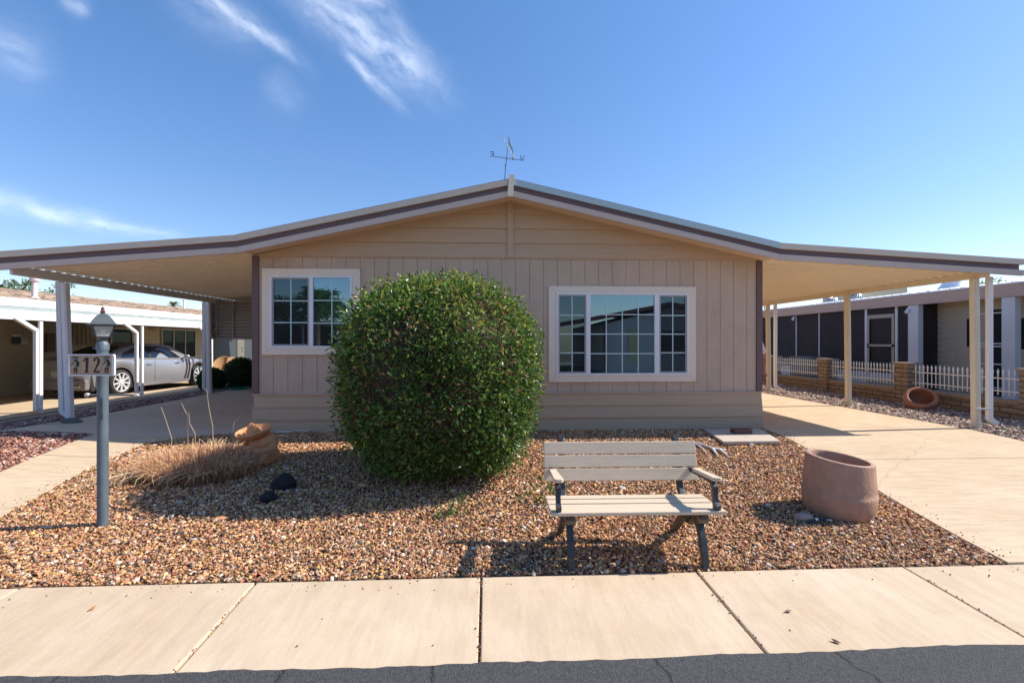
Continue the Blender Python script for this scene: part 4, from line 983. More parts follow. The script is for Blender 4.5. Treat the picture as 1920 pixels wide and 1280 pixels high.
# ------------------------------------------------------------------ right side: block wall, pickets, neighbour house
WX = 10.1
wall = empty('block_wall', (WX, 12, 0), 0, 'low tan slump block wall with a cap right of the driveway', 'wall')
m = MB(); m.box(0, -9.5, -.3, .16, 12, .275); m.build('block_courses', M_block, wall, bevel=.004)
M_cap = mat('block_cap', (.36,.26,.18), .85, var=.15, vscale=6, bump=.4, bscale=60)
for (a, b) in ((-9.5,-3.59),(-3.21,-.74),(-.36,2.06),(2.44,4.86),(5.24,12)):
    m = MB(); m.box(-.03, a-.005, .277, .19, b+.005, .355); m.build('wall_cap', M_cap, wall, bevel=.008)
for yy in (8.6, 11.45, 14.25, 17.05):
    m = MB(); m.box(-.06, yy-.19-12, -.25, .28, yy+.19-12, .93); m.build('pillar', M_block, wall, bevel=.006)
    m = MB(); m.box(-.09, yy-.22-12, .931, .31, yy+.22-12, .985); m.build('pillar_cap', M_cap, wall, bevel=.008)
M_pick = mat('white_picket', (.88,.86,.80), .5, var=.05)
def fence_panel(Ya, Yb, label):
    f = empty('picket_fence_panel', (WX+.08, (Ya+Yb)/2, .355), 0, label, 'fence', 'white spear-topped fence panels on the block wall'); hl = (Yb-Ya)/2
    m = MB()
    for z in (.155, .405): m.box(-.012, -hl-.06, z-.012, .012, hl+.06, z+.012)
    m.build('rail', M_pick, f)
    n = int(2*hl/.102); pm = None
    for i in range(n):
        yy = -hl+.05+(2*hl-.1)*i/(n-1)
        if pm is None:
            b = MB(); b.tube([(0,0,.09),(0,0,.47)], .0115, 6); b.lathe([(.009,.07),(.016,.085),(.009,.10)], 6)
            b.lathe([(.009,.46),(.020,.475),(.012,.49),(.014,.50),(.022,.53),(.012,.565),(.0001,.60)], 6)
            o = b.build('picket', M_pick, f); pm = o
        else: o = pm.copy(); C.objects.link(o); o.parent = f
        o.location = (0, yy, 0)
fence_panel(5.95, 8.38, 'nearest white fence panel at the right picture edge')
fence_panel(8.83, 11.23, 'white fence panel between the near post and the tipped pot pillar')
fence_panel(11.67, 14.03, 'white fence panel behind the middle carport post')
fence_panel(14.47, 16.83, 'white fence panel behind the far carport posts')
fence_panel(17.27, 19.6, 'farthest white fence panel beside the person')

NX = 12.3
nh = empty('neighbor_house', (NX, 12, 0), 0, 'long low neighbor house with screened porch and white metal roof', 'house')
def LN(mb): mb.v = [(x-NX, y-12, z) for x, y, z in mb.v]; return mb
m = MB(); m.prism([(NX-.02, 2.54), (NX+.03, 2.54), (NX+.03, 2.835), (NX-.02, 2.835)], 2.0, 27, 'XZ'); LN(m).build('fascia_board', M_nfascia, nh)
m = MB(); m.prism([(NX-.05, 2.84), (NX-.05, 2.875), (NX+4.5, 3.30), (NX+9, 2.9), (NX+9, 2.80), (NX+4.5, 3.2)], 1.9, 27.1, 'XZ'); LN(m).build('roof', M_nroof, nh)
m = MB(); y = 2.2
while y < 27: m.tube([(NX-.04, y, 2.888), (NX+2.4, y, 3.115)], .022, 6); y += .31
LN(m).build('roof_rib', M_nroof, nh)
m = MB(); m.prism([(NX+.03, 2.70), (NX+3.4, 2.70), (NX+3.4, 2.74), (NX+.03, 2.74)], 2.0, 27, 'XZ'); LN(m).build('porch_ceiling', M_soffit, nh)
# screened room wall Y from 12.9 back; open porch in front of it
def X_at(px, Y): return 0
def yx(px, X): r = ray(px, 640); return X*r.y/r.x
SX = 12.42
m = MB(); m.box(SX, yx(1725, SX), .0, SX+.02, 27, 2.70); LN(m).build('screen', M_mesh, nh)
for i, px in enumerate((1458, 1494, 1537, 1588, 1625, 1682)):
    yy = yx(px, SX); w = .045 if px in (1625, 1682) else .022
    m = MB(); m.box(SX-.03, yy-w, .1, SX-.003, yy+w, 2.695); LN(m).build('screen_post', M_postw, nh)
m = MB(); m.box(SX-.035, yx(1725, SX), .1, SX-.004, 27, .50); LN(m).build('kick_panel', mat('pale_grey_panel', (.52,.55,.60), .5), nh)
ya, yb = yx(1679, SX), yx(1628, SX)
dr = MB()
t = .09
dr.box(SX-.05, ya, 2.22, SX-.032, yb, 2.34); dr.box(SX-.05, ya, 1.33, SX-.032, yb, 1.40); dr.box(SX-.05, ya, .14, SX-.032, yb, .32)
dr.box(SX-.05, ya, .32, SX-.032, ya+t, 2.22); dr.box(SX-.05, yb-t, .32, SX-.032, yb, 2.22)
d_ = LN(dr).build('screen_door', mat('beige_frame', (.40,.35,.28), .5), nh)
m = MB(); m.box(SX-.065, yb-t+.02, 1.28, SX-.05, yb-.03, 1.42); LN(m).build('handle', M_iron, d_)
for px, w in ((1715, .17), (1894, .15)):
    yy = yx(px, SX-.06); m = MB(); m.box(SX-.11, yy-w, .05, SX+.04, yy+w, 2.535)
    for q in range(5): m.box(SX-.116, yy-w+.03+q*w*.4, .08, SX-.1101, yy-w+.045+q*w*.4, 2.53)
    LN(m).build('column', M_postw, nh, bevel=.006)
# recessed wall of the open porch
RX = 12.95
m = MB(); yE = yx(1725, SX); m.box(SX+.02, yE-.02, .0, RX, yE+.0, 2.7); LN(m).build('screen_return', M_mesh, nh)
m = MB(); z = .05
while z < 2.68: m.prism([(RX-.030, z), (RX-.004, z+.17), (RX+.05, z+.17), (RX+.05, z)], 2.0, yE, 'XZ'); z += .17
LN(m).build('siding', M_nsiding, nh)
M_door = mat('cream_door', (.42,.37,.29), .55)
y0, y1 = yx(1832, RX), yx(1793, RX)
m = MB(); m.box(RX-.05, y0-.25, .1, RX-.018, y1+.02, 2.45); dd_ = LN(m).build('entry_door', M_door, nh, bevel=.004)
m = MB(); m.box(RX-.056, y0+.1, 1.35, RX-.0505, y1-.35, 2.1); LN(m).build('pane', M_dark, dd_)
m = MB(); m.box(RX-.058, y0+.1, 1.15, RX-.051, y1-.35, 1.24); m.box(RX-.058, y0+.1, .3, RX-.051, y1-.35, 1.0); LN(m).build('panel', M_door, dd_)
y0, y1 = yx(1886, RX), yx(1838, RX)
m = MB(); m.box(RX-.045, y0-.1, .1, RX-.018, y1, 2.3); s2 = LN(m).build('security_door', M_dark, nh)
m = MB()
for z in (.3, .9, 1.35, 1.42, 2.2): m.box(RX-.06, y0-.1, z, RX-.046, y1, z+.03)
for q in (y0-.1, y1-.04): m.box(RX-.0605, q, .1, RX-.0465, q+.04, 2.3)
LN(m).build('bar', M_postw, s2)
m = MB(); y0 = yx(1935, RX); m.box(RX-.05, y0-.3, .1, RX-.019, yx(1903, RX), 2.3); d3 = LN(m).build('entry_door', M_door, nh)
m = MB(); m.box(RX-.057, y0-.1, 1.3, RX-.0505, yx(1908, RX)-.1, 2.05); LN(m).build('pane', M_dark, d3)
for px, py in ((1489, 595), (1703, 580)):
    p = at(px, py, yx(px, SX-.1)); m = MB(); m.ball((p.x, p.y, p.z), (.05,.05,.05), 7); m.tube([(p.x, p.y, p.z), (p.x-.08, p.y-.03, p.z-.09)], [.045,.06], 10); m.tube([(p.x, p.y, p.z), (p.x+.1, p.y, p.z+.02)], .02, 6)
    LN(m).build('flood_light', M_brightw, nh, smooth=60)
# roof vents on the neighbour roof
vY = yx(1797, 13.6); 
m = MB(); m.lathe([(.46,-.06),(.42,.0),(.30,.13),(.235,.25),(.225,.30),(.225,.62),(.235,.62),(.235,.66),(.0001,.66)], 28)
o = m.build('roof_vent', M_nroof, smooth=40); o.location = (13.45, vY, 2.97); tag(o, 'large white flared vent stack on the right neighbor roof', 'roof vent')
def turbine(px, X, py, label):
    yy = yx(px, X); p = at(px, py, yy); t_ = empty('turbine_vent', (X, yy, p.z-.45), 0, label, 'roof vent', 'round turbine vents on the right neighbor roof')
    m = MB(); m.lathe([(.20,-.1),(.17,.1),(.16,.30)], 20); m.build('base', M_nroof, t_, smooth=40)
    m = MB()
    for k in range(18):
        a = k*PI/9; pts = [(.15*math.cos(a), .15*math.sin(a), .30), (.235*math.cos(a+.2), .235*math.sin(a+.2), .38), (.245*math.cos(a+.35), .245*math.sin(a+.35), .46), (.17*math.cos(a+.5), .17*math.sin(a+.5), .56), (.02, 0, .60)]
        m.tube(pts, .022, 5)
    m.ball((0,0,.45), (.19,.19,.14), 8); m.build('fins', mat('galvanised', (.45,.47,.48), .4, metal=.6), t_)
turbine(1605, 15.2, 557, 'grey turbine vent in front of the beige rooftop box')
turbine(1561, 15.6, 564, 'farther turbine vent left of the middle carport post')
bY = yx(1612, 22); m = MB(); p = at(1612, 570, bY); m.box(-1.3, -1.4, -2.5, 1.3, 1.4, p.z+.62); o = empty('rooftop_box', (22, bY, 0), 0, 'beige panelled building end rising behind the neighbor roof', 'building')
m = MB(); m.box(-1.2, -1.5, 0, 1.6, 1.5, at(1612, 541, bY).z); m.build('wall', mat('beige_panel', (.62,.55,.38), .6), o)
m = MB(); m.box(-1.21, -.9, 0, -1.204, -.88, at(1612, 541, bY).z); m.box(-1.23, -1.53, at(1612, 541, bY).z, 1.63, 1.53, at(1612, 541, bY).z+.03); m.build('trim', M_siding, o)
# utility box behind the fence
uY = yx(1514, 11.6); m = MB(); m.box(-.3, -.55, 0, .3, .55, .80); m.box(-.33, -.58, .80, .33, .58, .84)
for q in range(6): m.box(-.306, -.5+.17*q, .15, -.30, -.42+.17*q, .72)
o = m.build('utility_box', mat('grey_green_box', (.17,.17,.15), .6), bevel=.008); o.location = (11.6, uY, .1); tag(o, 'grey utility box standing behind the white picket fence', 'utility box')
# thin pole in the distance
m = MB(); m.tube([(0,0,0),(0,0,6.2)], .06, 6); o = m.build('utility_pole', M_fascia_dark); p = at(1433, 590, 60); o.location = (p.x, 60, 0); tag(o, 'distant thin dark pole seen beside the house corner', 'pole')

# ------------------------------------------------------------------ left neighbour
LXf = -10.2
ln = empty('shingle_house', (-13, 14, 0), 0, 'long tan neighbor house with brown shingle roof on the left', 'house')
def LL2(mb): mb.v = [(x+13, y-14, z) for x, y, z in mb.v]; return mb
WXL = -14.3
m = MB(); z = -.3
while z < 2.2: m.prism([(WXL, z), (WXL-.05, z), (WXL-.05, z+.2), (WXL-.014, z+.2)], 4.0, 27, 'XZ'); z += .2
LL2(m).build('siding', M_nsiding, ln)
m = MB(); m.add([(LXf-.12, 3.5, 2.41), (-15.8, 3.5, 3.21), (-15.8, 28, 3.21), (LXf-.12, 28, 2.41), (-21, 3.5, 2.4), (-21, 28, 2.4)], [(0,1,2,3), (1,4,5,2)])
V_ = m.v; o = LL2(m).build('roof', M_shing, ln, recalc=False)
# shingle uses its own coordinates: build as fine stepped courses
m = MB(); X = LXf-.15; zz = 2.34
while X > -15.7:
    z1 = 2.415+(LXf-.12-X)*.146; z2 = 2.415+(LXf-.12-(X-.14))*.146
    y = 3.5
    while y < 28:
        w_ = random.uniform(.2, .38); h_ = random.uniform(.008, .030); m.add([(X, y, z1+h_), (X, y+w_, z1+h_), (X-.15, y+w_, z2+.004), (X-.15, y, z2+.004), (X, y, z1), (X, y+w_, z1)], [(0,1,2,3), (4,5,1,0)]); m.mi[-2:] = [random.choice((0,1,2))]*2; y += w_+.004
    X -= .14
LL2(m).build('shingles', [mat('shingle_tan', (.33,.24,.18), .9), mat('shingle_brown', (.22,.155,.12), .9), mat('shingle_light', (.42,.32,.25), .9)], ln, recalc=False)
# windows in the neighbour's wall
def nwin(pa, pb, z0, z1, panes=1, X=WXL):
    a, b = sorted((yx(pa, X), yx(pb, X))); f = MB(); t = .07
    f.box(X+.005, a, z0, X+.05, b, z0+t); f.box(X+.005, a, z1-t, X+.05, b, z1); f.box(X+.005, a, z0+t, X+.05, a+t, z1-t); f.box(X+.005, b-t, z0+t, X+.05, b, z1-t)
    for k in range(1, panes): q = a+(b-a)*k/panes; f.box(X+.006, q-.03, z0+t, X+.048, q+.03, z1-t)
    w = LL2(f).build('window', mat('cream_frame', (.50,.46,.38), .5), ln)
    g = MB(); g.add([(X+.02, a, z0), (X+.02, b, z0), (X+.02, b, z1), (X+.02, a, z1)], [(0,1,2,3)]); LL2(g).build('pane', M_dglass, w, recalc=False)
nwin(205, 248, 1.23, 2.02, 1); nwin(301, 366, .69, 2.07, 3)
a, b = yx(85, WXL), yx(101, WXL)
m = MB(); m.box(WXL+.003, a, 1.15, WXL+.05, b, 1.75); LL2(m).build('shutter', mat('brown_shutter', (.12,.06,.04), .6), ln)
m = MB(); 
for q in range(7): yy = yx(130+q*8, WXL); m.box(WXL+.02, yy-.02, 1.35, WXL+.05, yy+.02, 2.1)
m.box(WXL+.012, yx(128, WXL), 1.68, WXL+.019, yx(182, WXL), 1.71); LL2(m).build('lattice', M_nsiding, ln)
m = MB(); m.box(WXL+.0201, yx(450, WXL)-.4, 0, WXL+.05, yx(450, WXL)+.4, 2.0); dl = LL2(m).build('door', mat('pale_door', (.17,.16,.13), .5), ln)
m = MB(); m.ball((WXL+.08, yx(452, WXL), .95), .03, 6); m.ball((WXL+.08, yx(452, WXL), 1.12), .03, 6); LL2(m).build('handle', M_iron, dl)
m = MB(); m.box(WXL+.01, yx(402, WXL), -.2, WXL+.0199, yx(402, WXL)+14, 2.09); LL2(m).build('blue_grey_door_panel', mat('blue_grey', (.05,.062,.066), .6), ln)
# plaque with lettering on the wall
pl = empty('wall_plaque', (WXL+.06, yx(33, WXL), 1.5), 0, 'dark green wall plaque with pale FRESNO lettering under the carport', 'plaque')
zt = lambda py: at(33, py, yx(33, WXL)).z-1.5
m = MB(); m.box(0, yx(19, WXL)-yx(33, WXL), zt(645), .02, yx(34, WXL)-yx(33, WXL), zt(631)); m.build('board', mat('plaque_green', (.03,.06,.05), .6), pl)
m = MB(); m.box(.0, yx(19, WXL)-yx(33, WXL)-.02, zt(631)+.002, .022, yx(34, WXL)-yx(33, WXL), zt(627)); m.box(.002, yx(34, WXL)-yx(33, WXL)+.004, zt(645), .018, yx(49, WXL)-yx(33, WXL), zt(641)); m.build('strip', M_postw, pl)
tc_ = bpy.data.curves.new('t', 'FONT'); tc_.body = 'FRESNO'; tc_.size = .16; tc_.extrude = .004
to = bpy.data.objects.new('t', tc_); C.objects.link(to); bpy.context.view_layer.update()
me = bpy.data.meshes.new_from_object(to.evaluated_get(bpy.context.evaluated_depsgraph_get())); bpy.data.objects.remove(to)
me.materials.clear(); me.materials.append(M_postw)
xsz = max(v.co.x for v in me.vertices); wY = yx(49, WXL)-yx(34.5, WXL)
for v in me.vertices: v.co.x *= wY/xsz
lt = bpy.data.objects.new('lettering', me); C.objects.link(lt); lt.parent = pl; lt.rotation_euler = (PI/2, 0, PI/2); lt.location = (.016, yx(34.5, WXL)-yx(33, WXL), zt(640.5))
m = MB(); m.box(0, yx(15, WXL)-yx(33, WXL), zt(622), .03, yx(48, WXL)-yx(33, WXL), zt(620)); m.box(.0, yx(46, WXL)-yx(33, WXL), zt(625), .03, yx(49, WXL)-yx(33, WXL), zt(618)); m.build('hanger', M_nsiding, pl)
# fish ornament
m = MB(); p_ = at(284, 618, yx(284, WXL)); m.prism([(0,0),(.28,.10),(.52,.0),(.3,-.08)], 0, .03, 'YZ'); o = m.build('wall_ornament', mat('ochre', (.50,.30,.10), .6)); o.location = (WXL+.02, p_.y-.2, p_.z); tag(o, 'small ochre ornament on the wall above the parked car', 'ornament')
# carport awning of the neighbour
na = empty('neighbor_carport', (LXf, 14, 0), 0, 'bright white two-band carport awning of the left neighbor', 'carport')
def LA(mb): mb.v = [(x-LXf, y-14, z) for x, y, z in mb.v]; return mb
m = MB(); m.box(LXf-.03, 3.6, 1.962, LXf+.03, 27.5, 2.168); LA(m).build('fascia_board', M_brightw, na, bevel=.01)
m = MB(); m.box(LXf-.04, 3.6, 2.169, LXf+.012, 27.5, 2.249); LA(m).build('fascia_strip', mat('pale_green_grey', (.36,.42,.41), .6, var=.2, vscale=3), na)
m = MB(); m.box(LXf-.10, 3.6, 2.25, LXf+.02, 27.5, 2.43); LA(m).build('roof_edge', M_brightw, na, bevel=.01)
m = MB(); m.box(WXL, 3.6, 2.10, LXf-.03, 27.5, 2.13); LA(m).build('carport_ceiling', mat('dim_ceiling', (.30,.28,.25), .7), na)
for (px, w) in ((78, .05), (268, .05), (398, .05)):
    Y = yx(px, LXf)
    m = MB(); m.box(LXf-.05, Y-.04, zg(LXf, Y)-.05, LXf+.0, Y+.04, 1.961); LA(m).build('post', M_brightw, na, bevel=.005)
    yd = Y-.15 if px == 78 else Y-.28
    if px == 398: yd = Y-.35
    m = MB(); m.box(LXf-.03, yd-.04, .0, LXf+.05, yd+.04, 1.75); m.box(-.04, -.04, -.02, .04, .04, .62, Matrix.Translation((LXf+.01, yd, 1.74)) @ Matrix.Rotation(R(62), 4, 'X')); m.box(LXf-.04, yd-.03, -.07, LXf+.05, yd+.12, .0)
    LA(m).build('downspout', M_brightw, na, bevel=.01)
# rooftop pipe
p = at(65, 559, 13.2); m = MB(); m.lathe([(.13,-.06),(.12,.0),(.07,.03),(.06,.05),(.06,.42),(.09,.43),(.105,.46),(.105,.52),(.0001,.53)], 20)
o = m.build('flue_pipe', mat('pinkish_white', (.68,.58,.56), .6), smooth=40); o.location = (p.x, p.y, p.z); tag(o, 'capped pinkish flue pipe standing on the brown shingle roof', 'flue pipe')
p = at(345, 575, 22); m = MB(); m.tube([(0,0,-.1),(0,0,.28)], .04, 8); m.lathe([(.06,.26),(.06,.30)], 10); o = m.build('vent_pipe', M_postw); o.location = p; tag(o, 'thin vent pipe at the far end of the shingle roof', 'pipe')
# low curb stones between the lots
m = MB(); y = 6.0
while y < 19:
    l = random.uniform(.5, .9); x = -9.45+.02*random.uniform(-1, 1); m.box(x-.06, y, zg(x, y)-.05, x+.06, y+l-.01, zg(x, y)+.045+random.uniform(0, .012)); y += l
tag(m.build('garden_edging', M_stone, bevel=.01), 'low stone edging between the gravel strip and the neighbor driveway', 'edging')

# ------------------------------------------------------------------ car (local: +y forward, x right)
ax, ay = -11.05, 15.45
bxx, bxy = -10.62, 18.6
rz = math.atan2(bxy-ay, bxx-ax)-PI/2
cw = Vector((math.cos(rz), math.sin(rz), 0)); cf = Vector((-math.sin(rz), math.cos(rz), 0))
wb0 = -1.55
cen = Vector((ax, ay, 0))-cw*.95*1.06-cf*wb0*1.06
car = empty('parked_car', (cen.x, cen.y, -.13), rz, 'silver four-door sedan with chrome wheels parked under the left carport', 'car')
car.scale = (1.06, 1.06, 1.06)
Yr, Yf, WR = -1.55, 1.53, .365
def arch(y):
    z = .20
    for yw in (Yr, Yf):
        d2 = .425**2-(y-yw)**2
        if d2 > 0: z = max(z, .36+math.sqrt(d2)-.0)
    return z
halfw = lerp([(-2.52,.74),(-2.45,.84),(-2.2,.91),(-1.5,.945),(0,.95),(1.4,.945),(2.1,.90),(2.4,.78),(2.5,.62)])
beltz = lerp([(-2.52,.95),(-2.47,1.03),(-2.0,1.06),(-1.2,1.04),(0,1.01),(.9,.98),(1.3,.96),(2.0,.88),(2.4,.78),(2.5,.68)])
stn = sorted(set([-2.52,-2.49,-2.44]+[round(-2.4+.06*i, 3) for i in range(81)]+[2.44,2.5]))
stn = [y for y in stn if y <= 2.5]
m = MB(); NP = 0
for y in stn:
    w, bz_ = halfw(y), beltz(y); zb = max(arch(y), .20+.10*max(0, -y-2.2)*2)
    sec = [(w*.955, zb), (w*.985, zb+(bz_-zb)*.12), (w, zb+(bz_-zb)*.4), (w*1.0, zb+(bz_-zb)*.66), (w*.985, zb+(bz_-zb)*.82), (w*.955, zb+(bz_-zb)*.93), (w*.90, bz_-.008), (w*.80, bz_+.008), (w*.4, bz_+.028), (0, bz_+.034)]
    full = [(x, z) for x, z in sec]+[(-x, z) for x, z in reversed(sec[:-1])]; NP = len(full)
    m.v += [(x, y, z) for x, z in full]
for j in range(len(stn)-1):
    for i in range(NP-1): m.f.append((j*NP+i, j*NP+i+1, (j+1)*NP+i+1, (j+1)*NP+i)); m.mi.append(0)
m.f.append(tuple(range(NP))); m.f.append(tuple((len(stn)-1)*NP+i for i in reversed(range(NP)))); m.mi += [0, 0]
m.build('body', M_carp, car, smooth=45)
m = MB(); m.box(-.86, -2.42, .19, .86, 2.35, .62); m.build('underbody', M_rub, car)
# roof / greenhouse
g0 = [(-2.02,1.06,0),( -1.55,1.22,.66),(-1.15,1.375,.645),(-.7,1.455,.635),(-.2,1.483,.63),(.3,1.465,.635),(.62,1.40,.65),(1.28,1.00,.0)]
def gsec(y):
    zt_ = float(np.interp(y, [p[0] for p in g0], [p[1] for p in g0])); return zt_
m = MB(); gy = [-2.02,-1.85,-1.7,-1.55,-1.35,-1.15,-.9,-.7,-.45,-.2,.05,.3,.45,.62,.8,1.0,1.28]
for y in gy:
    zt_ = gsec(y); bz_ = beltz(y)-.03; hwb = .80-.02*abs(y); k = (zt_-bz_)/.46; hwt = hwb-.20*k
    m.v += [(hwb, y, bz_), (hwt+.035*k, y, zt_-.075*k), (hwt-.02, y, zt_-.02*k), (hwt*.5, y, zt_), (0, y, zt_+.004), (-hwt*.5, y, zt_), (-hwt+.02, y, zt_-.02*k), (-hwt-.035*k, y, zt_-.075*k), (-hwb, y, bz_)]
for j in range(len(gy)-1):
    for i in range(8): m.f.append((j*9+i, j*9+i+1, (j+1)*9+i+1, (j+1)*9+i)); m.mi.append(0)
m.build('roof', M_carp, car, smooth=40)
def side_glass(s, pts, nm, mt, off=.008):
    vs = []
    for (y, t) in pts:   # t: 0 at belt, 1 near the roof edge
        zt_ = gsec(y); bz_ = beltz(y)-.03; hwb = .80-.02*abs(y); k = (zt_-bz_)/.46; hwt = hwb-.20*k+.035*k; z1 = zt_-.075*k
        vs.append((s*(hwb+(hwt-hwb)*t+off), y, bz_+(z1-bz_)*t))
    b = MB(); b.add(vs, [tuple(range(len(vs)))]); return b.build(nm, mt, car)
for s in (1, -1):
    side_glass(s, [(-1.42,.14),(-.45,.10),(.88,.12),(.60,.60),(.42,.88),(.05,.97),(-.5,.97),(-.95,.92),(-1.25,.72)], 'side_window', M_cglass)
    side_glass(s, [(-.42,.07),(-.33,.07),(-.33,1.0),(-.42,1.0)], 'window_pillar', M_rub, .012)
    side_glass(s, [(-1.46,.04),(.95,.03),(.93,.11),(-1.44,.11)], 'chrome_strip', M_chrome, .014)
m = MB(); m.add([(-.60,-1.95,1.115),(.60,-1.95,1.115),(.50,-1.17,1.375),(-.50,-1.17,1.375)], [(0,1,2,3)])
m.v = [(x, y, gsec(y)+.012) for x, y, z in m.v]; m.build('rear_window', M_cglass, car)
m = MB(); m.add([(-.66,1.20,0),(.66,1.20,0),(.53,.64,0),(-.53,.64,0)], [(0,1,2,3)]); m.v = [(x, y, gsec(y)+.012) for x, y, z in m.v]; m.build('windshield', M_cglass, car)
for (yw, s) in ((Yr, 1), (Yf, 1), (Yr, -1), (Yf, -1)):
    wh = empty('wheel', (s*.82, yw, WR)); wh.parent = car
    Mw = Matrix.Rotation(PI/2*s, 4, 'Y')
    m = MB(); m.lathe([(.27,-.10),(.33,-.11),(.36,-.085),(.365,0),(.36,.085),(.33,.11),(.285,.112),(.27,.09),(.27,-.10)], 36, Mw); m.f = [f for f in m.f if len(f) == 4]; m.mi = m.mi[:len(m.f)]; m.build('tyre', M_rub, wh, smooth=50)
    m = MB(); m.lathe([(.255,.05),(.275,.112),(.262,.116),(.25,.10),(.245,.03)], 36, Mw); m.f = [f for f in m.f if len(f) == 4]; m.mi = m.mi[:len(m.f)]
    for k in range(9):
        a = 2*PI*k/9; m.box(.03, -.022, .07, .255, .022, .108, Mw @ Matrix.Rotation(a, 4, 'Z'))
    m.lathe([(.06,.06),(.06,.12),(.0001,.122)], 16, Mw); m.build('rim', M_rim, wh)
    m = MB(); m.lathe([(.255,.02),(.0001,.02)], 24, Mw); m.build('brake_shadow', M_dark, wh)
for s in (1, -1):
    m = MB(); m.box(-.02, -.09, -.012, .02, .09, .012); 
    for yy in (.52, -.62):
        b = MB(); b.tube([(s*(halfw(yy)+.004), yy-.1, .84), (s*(halfw(yy)+.03), yy-.05, .845), (s*(halfw(yy)+.03), yy+.05, .845), (s*(halfw(yy)+.004), yy+.1, .84)], .014, 6); b.build('handle', M_chrome, car)
    b = MB(); b.ball((s*1.04, .80, 1.03), (.10,.07,.065), 8); b.tube([(s*.86,.82,.98),(s*.98,.80,1.01)], .025, 6); b.build('mirror', M_carp, car, smooth=60)
    b = MB(); w_ = halfw(-1.98); b.prism([(-2.03,.60),(-1.93,.66),(-1.95,.74),(-2.05,.70)], s*(w_-.01), s*(w_+.02), 'YZ'); b.build('side_marker', M_red, car)
    for yy in (-.40, 1.02):
        b = MB(); b.box(s*(halfw(yy)*.998), yy-.003, .32, s*(halfw(yy)+.002), yy+.003, .96); b.build('door_seam', M_rub, car)
for q in (.80, .92):
    b = MB(); pts = []
    for k in range(13):
        t = k/12; z = .30+.66*t; y = q+.10*math.sin(t*2.2)+.03; x = halfw(y)+.004-(.045*max(0, t-.75)*3.2 if t > .75 else 0)-.012*(1-min(1, t*3)); pts.append((x, y, z))
    for k in range(12):
        p, r_ = pts[k], pts[k+1]; b.add([(p[0]+.006, p[1]-.032, p[2]), (p[0]+.006, p[1]+.032, p[2]), (r_[0]+.006, r_[1]+.032, r_[2]), (r_[0]+.006, r_[1]-.032, r_[2])], [(0,1,2,3)])
    b.build('stripe', M_ink, car, recalc=False)
m = MB(); m.box(-.82, -2.545, .22, .82, -2.40, .50); m.build('rear_bumper', mat('bumper_grey', (.20,.19,.20), .4), car, bevel=.03)
for s in (1, -1):
    m = MB(); m.box(s*.42, -2.56, .30, s*.68, -2.50, .37); m.build('exhaust_tip', M_chrome, car, bevel=.01)
    m = MB(); m.box(s*.66, -2.525, .72, s*.76, -2.49, .95); m.build('tail_light', M_redd, car, bevel=.01)
m = MB(); m.box(.30, -2.552, .505, .80, -2.535, .520); m.build('red_reflector', M_redd, car)
m = MB(); m.box(-.19, -2.535, .58, .12, -2.525, .73); m.build('license_plate', M_plate, car)
m = MB(); m.box(-.60, -2.532, .80, .60, -2.522, .83); m.build('trunk_trim', M_chrome, car)

# ------------------------------------------------------------------ juniper shrubs, wicker chairs, hose
def ball_shrub(x, y, r, label, col):
    z0 = zg(x, y); e = empty('shrub', (x, y, z0), 0, label, 'shrub', 'dark green shrubs beyond the left carport')
    d = sph(9000); P = d*(lump(d)*rng.uniform(.86, 1.04, 9000))[:, None]*np.array(r)+np.array([0, 0, r[2]*.86])
    k = P[:, 2] > 0; d, P = d[k], P[k]
    leaves(P, d, .06, np.array(col)*rng.uniform(.5, 1.5, (len(P), 1)), 'foliage', M_leaf, e, aspect=.25)
    m = MB(); m.ball((0, 0, r[2]*.86), [q*.86 for q in r], 10); m.build('stems', M_twig, e)
ball_shrub(-7.95, 14.6, (.34,.36,.33), 'smaller round dark shrub in front of the wicker chair', (.02,.07,.015))
ball_shrub(-7.28, 14.9, (.44,.42,.47), 'larger dark shrub against the house corner on the left', (.02,.07,.015))
def chair(x, y, rz_, label):
    c = empty('wicker_chair', (x, y, -.12), rz_, label, 'chair', 'wicker armchairs on the left neighbor patio')
    m = MB(); m.box(-.30, -.28, .30, .30, .30, .42); m.build('seat', M_wick, c, bevel=.04)
    m = MB(); vs = []; fs = []; n_ = 22
    for k in range(n_+1):
        a = R(-25)+R(230)*k/n_; hgt_ = .58+.36*max(0, math.sin(a))**1.2; x1, y1 = .36*math.cos(a), .34*math.sin(a)
        vs += [(x1, y1, .05), (x1*1.02, y1*1.02, hgt_), (x1*1.14, y1*1.14, hgt_), (x1*1.06, y1*1.06, .05)]
    for k in range(n_):
        a = 4*k; fs += [(a, a+4, a+5, a+1), (a+1, a+5, a+6, a+2), (a+2, a+6, a+7, a+3)]
    m.add(vs, fs); m.build('backrest', M_wick, c, recalc=False)
    m = MB(); m.tube([(vs[4*k][0]*1.08, vs[4*k][1]*1.08, vs[4*k+1][2]+.01) for k in range(n_+1)], .03, 8); m.build('rim', M_wick, c, smooth=60)
    for sx_ in (-1, 1):
        for sy2 in (-1, 1):
            m = MB(); m.tube([(sx_*.27, sy2*.26, 0), (sx_*.27, sy2*.26, .32)], .025, 8); m.build('leg', M_wick, c)
chair(-10.1, 20.4, R(60), 'front wicker armchair in the sun beside the shrubs'); chair(-11.1, 21.2, R(20), 'rear wicker armchair in the shade behind the first')
m = MB(); pts = []
for k in range(60): a = k*.5; pts.append((.22*math.cos(a)*(1+.1*math.sin(k)), .30*math.sin(a), .02+k*.0007))
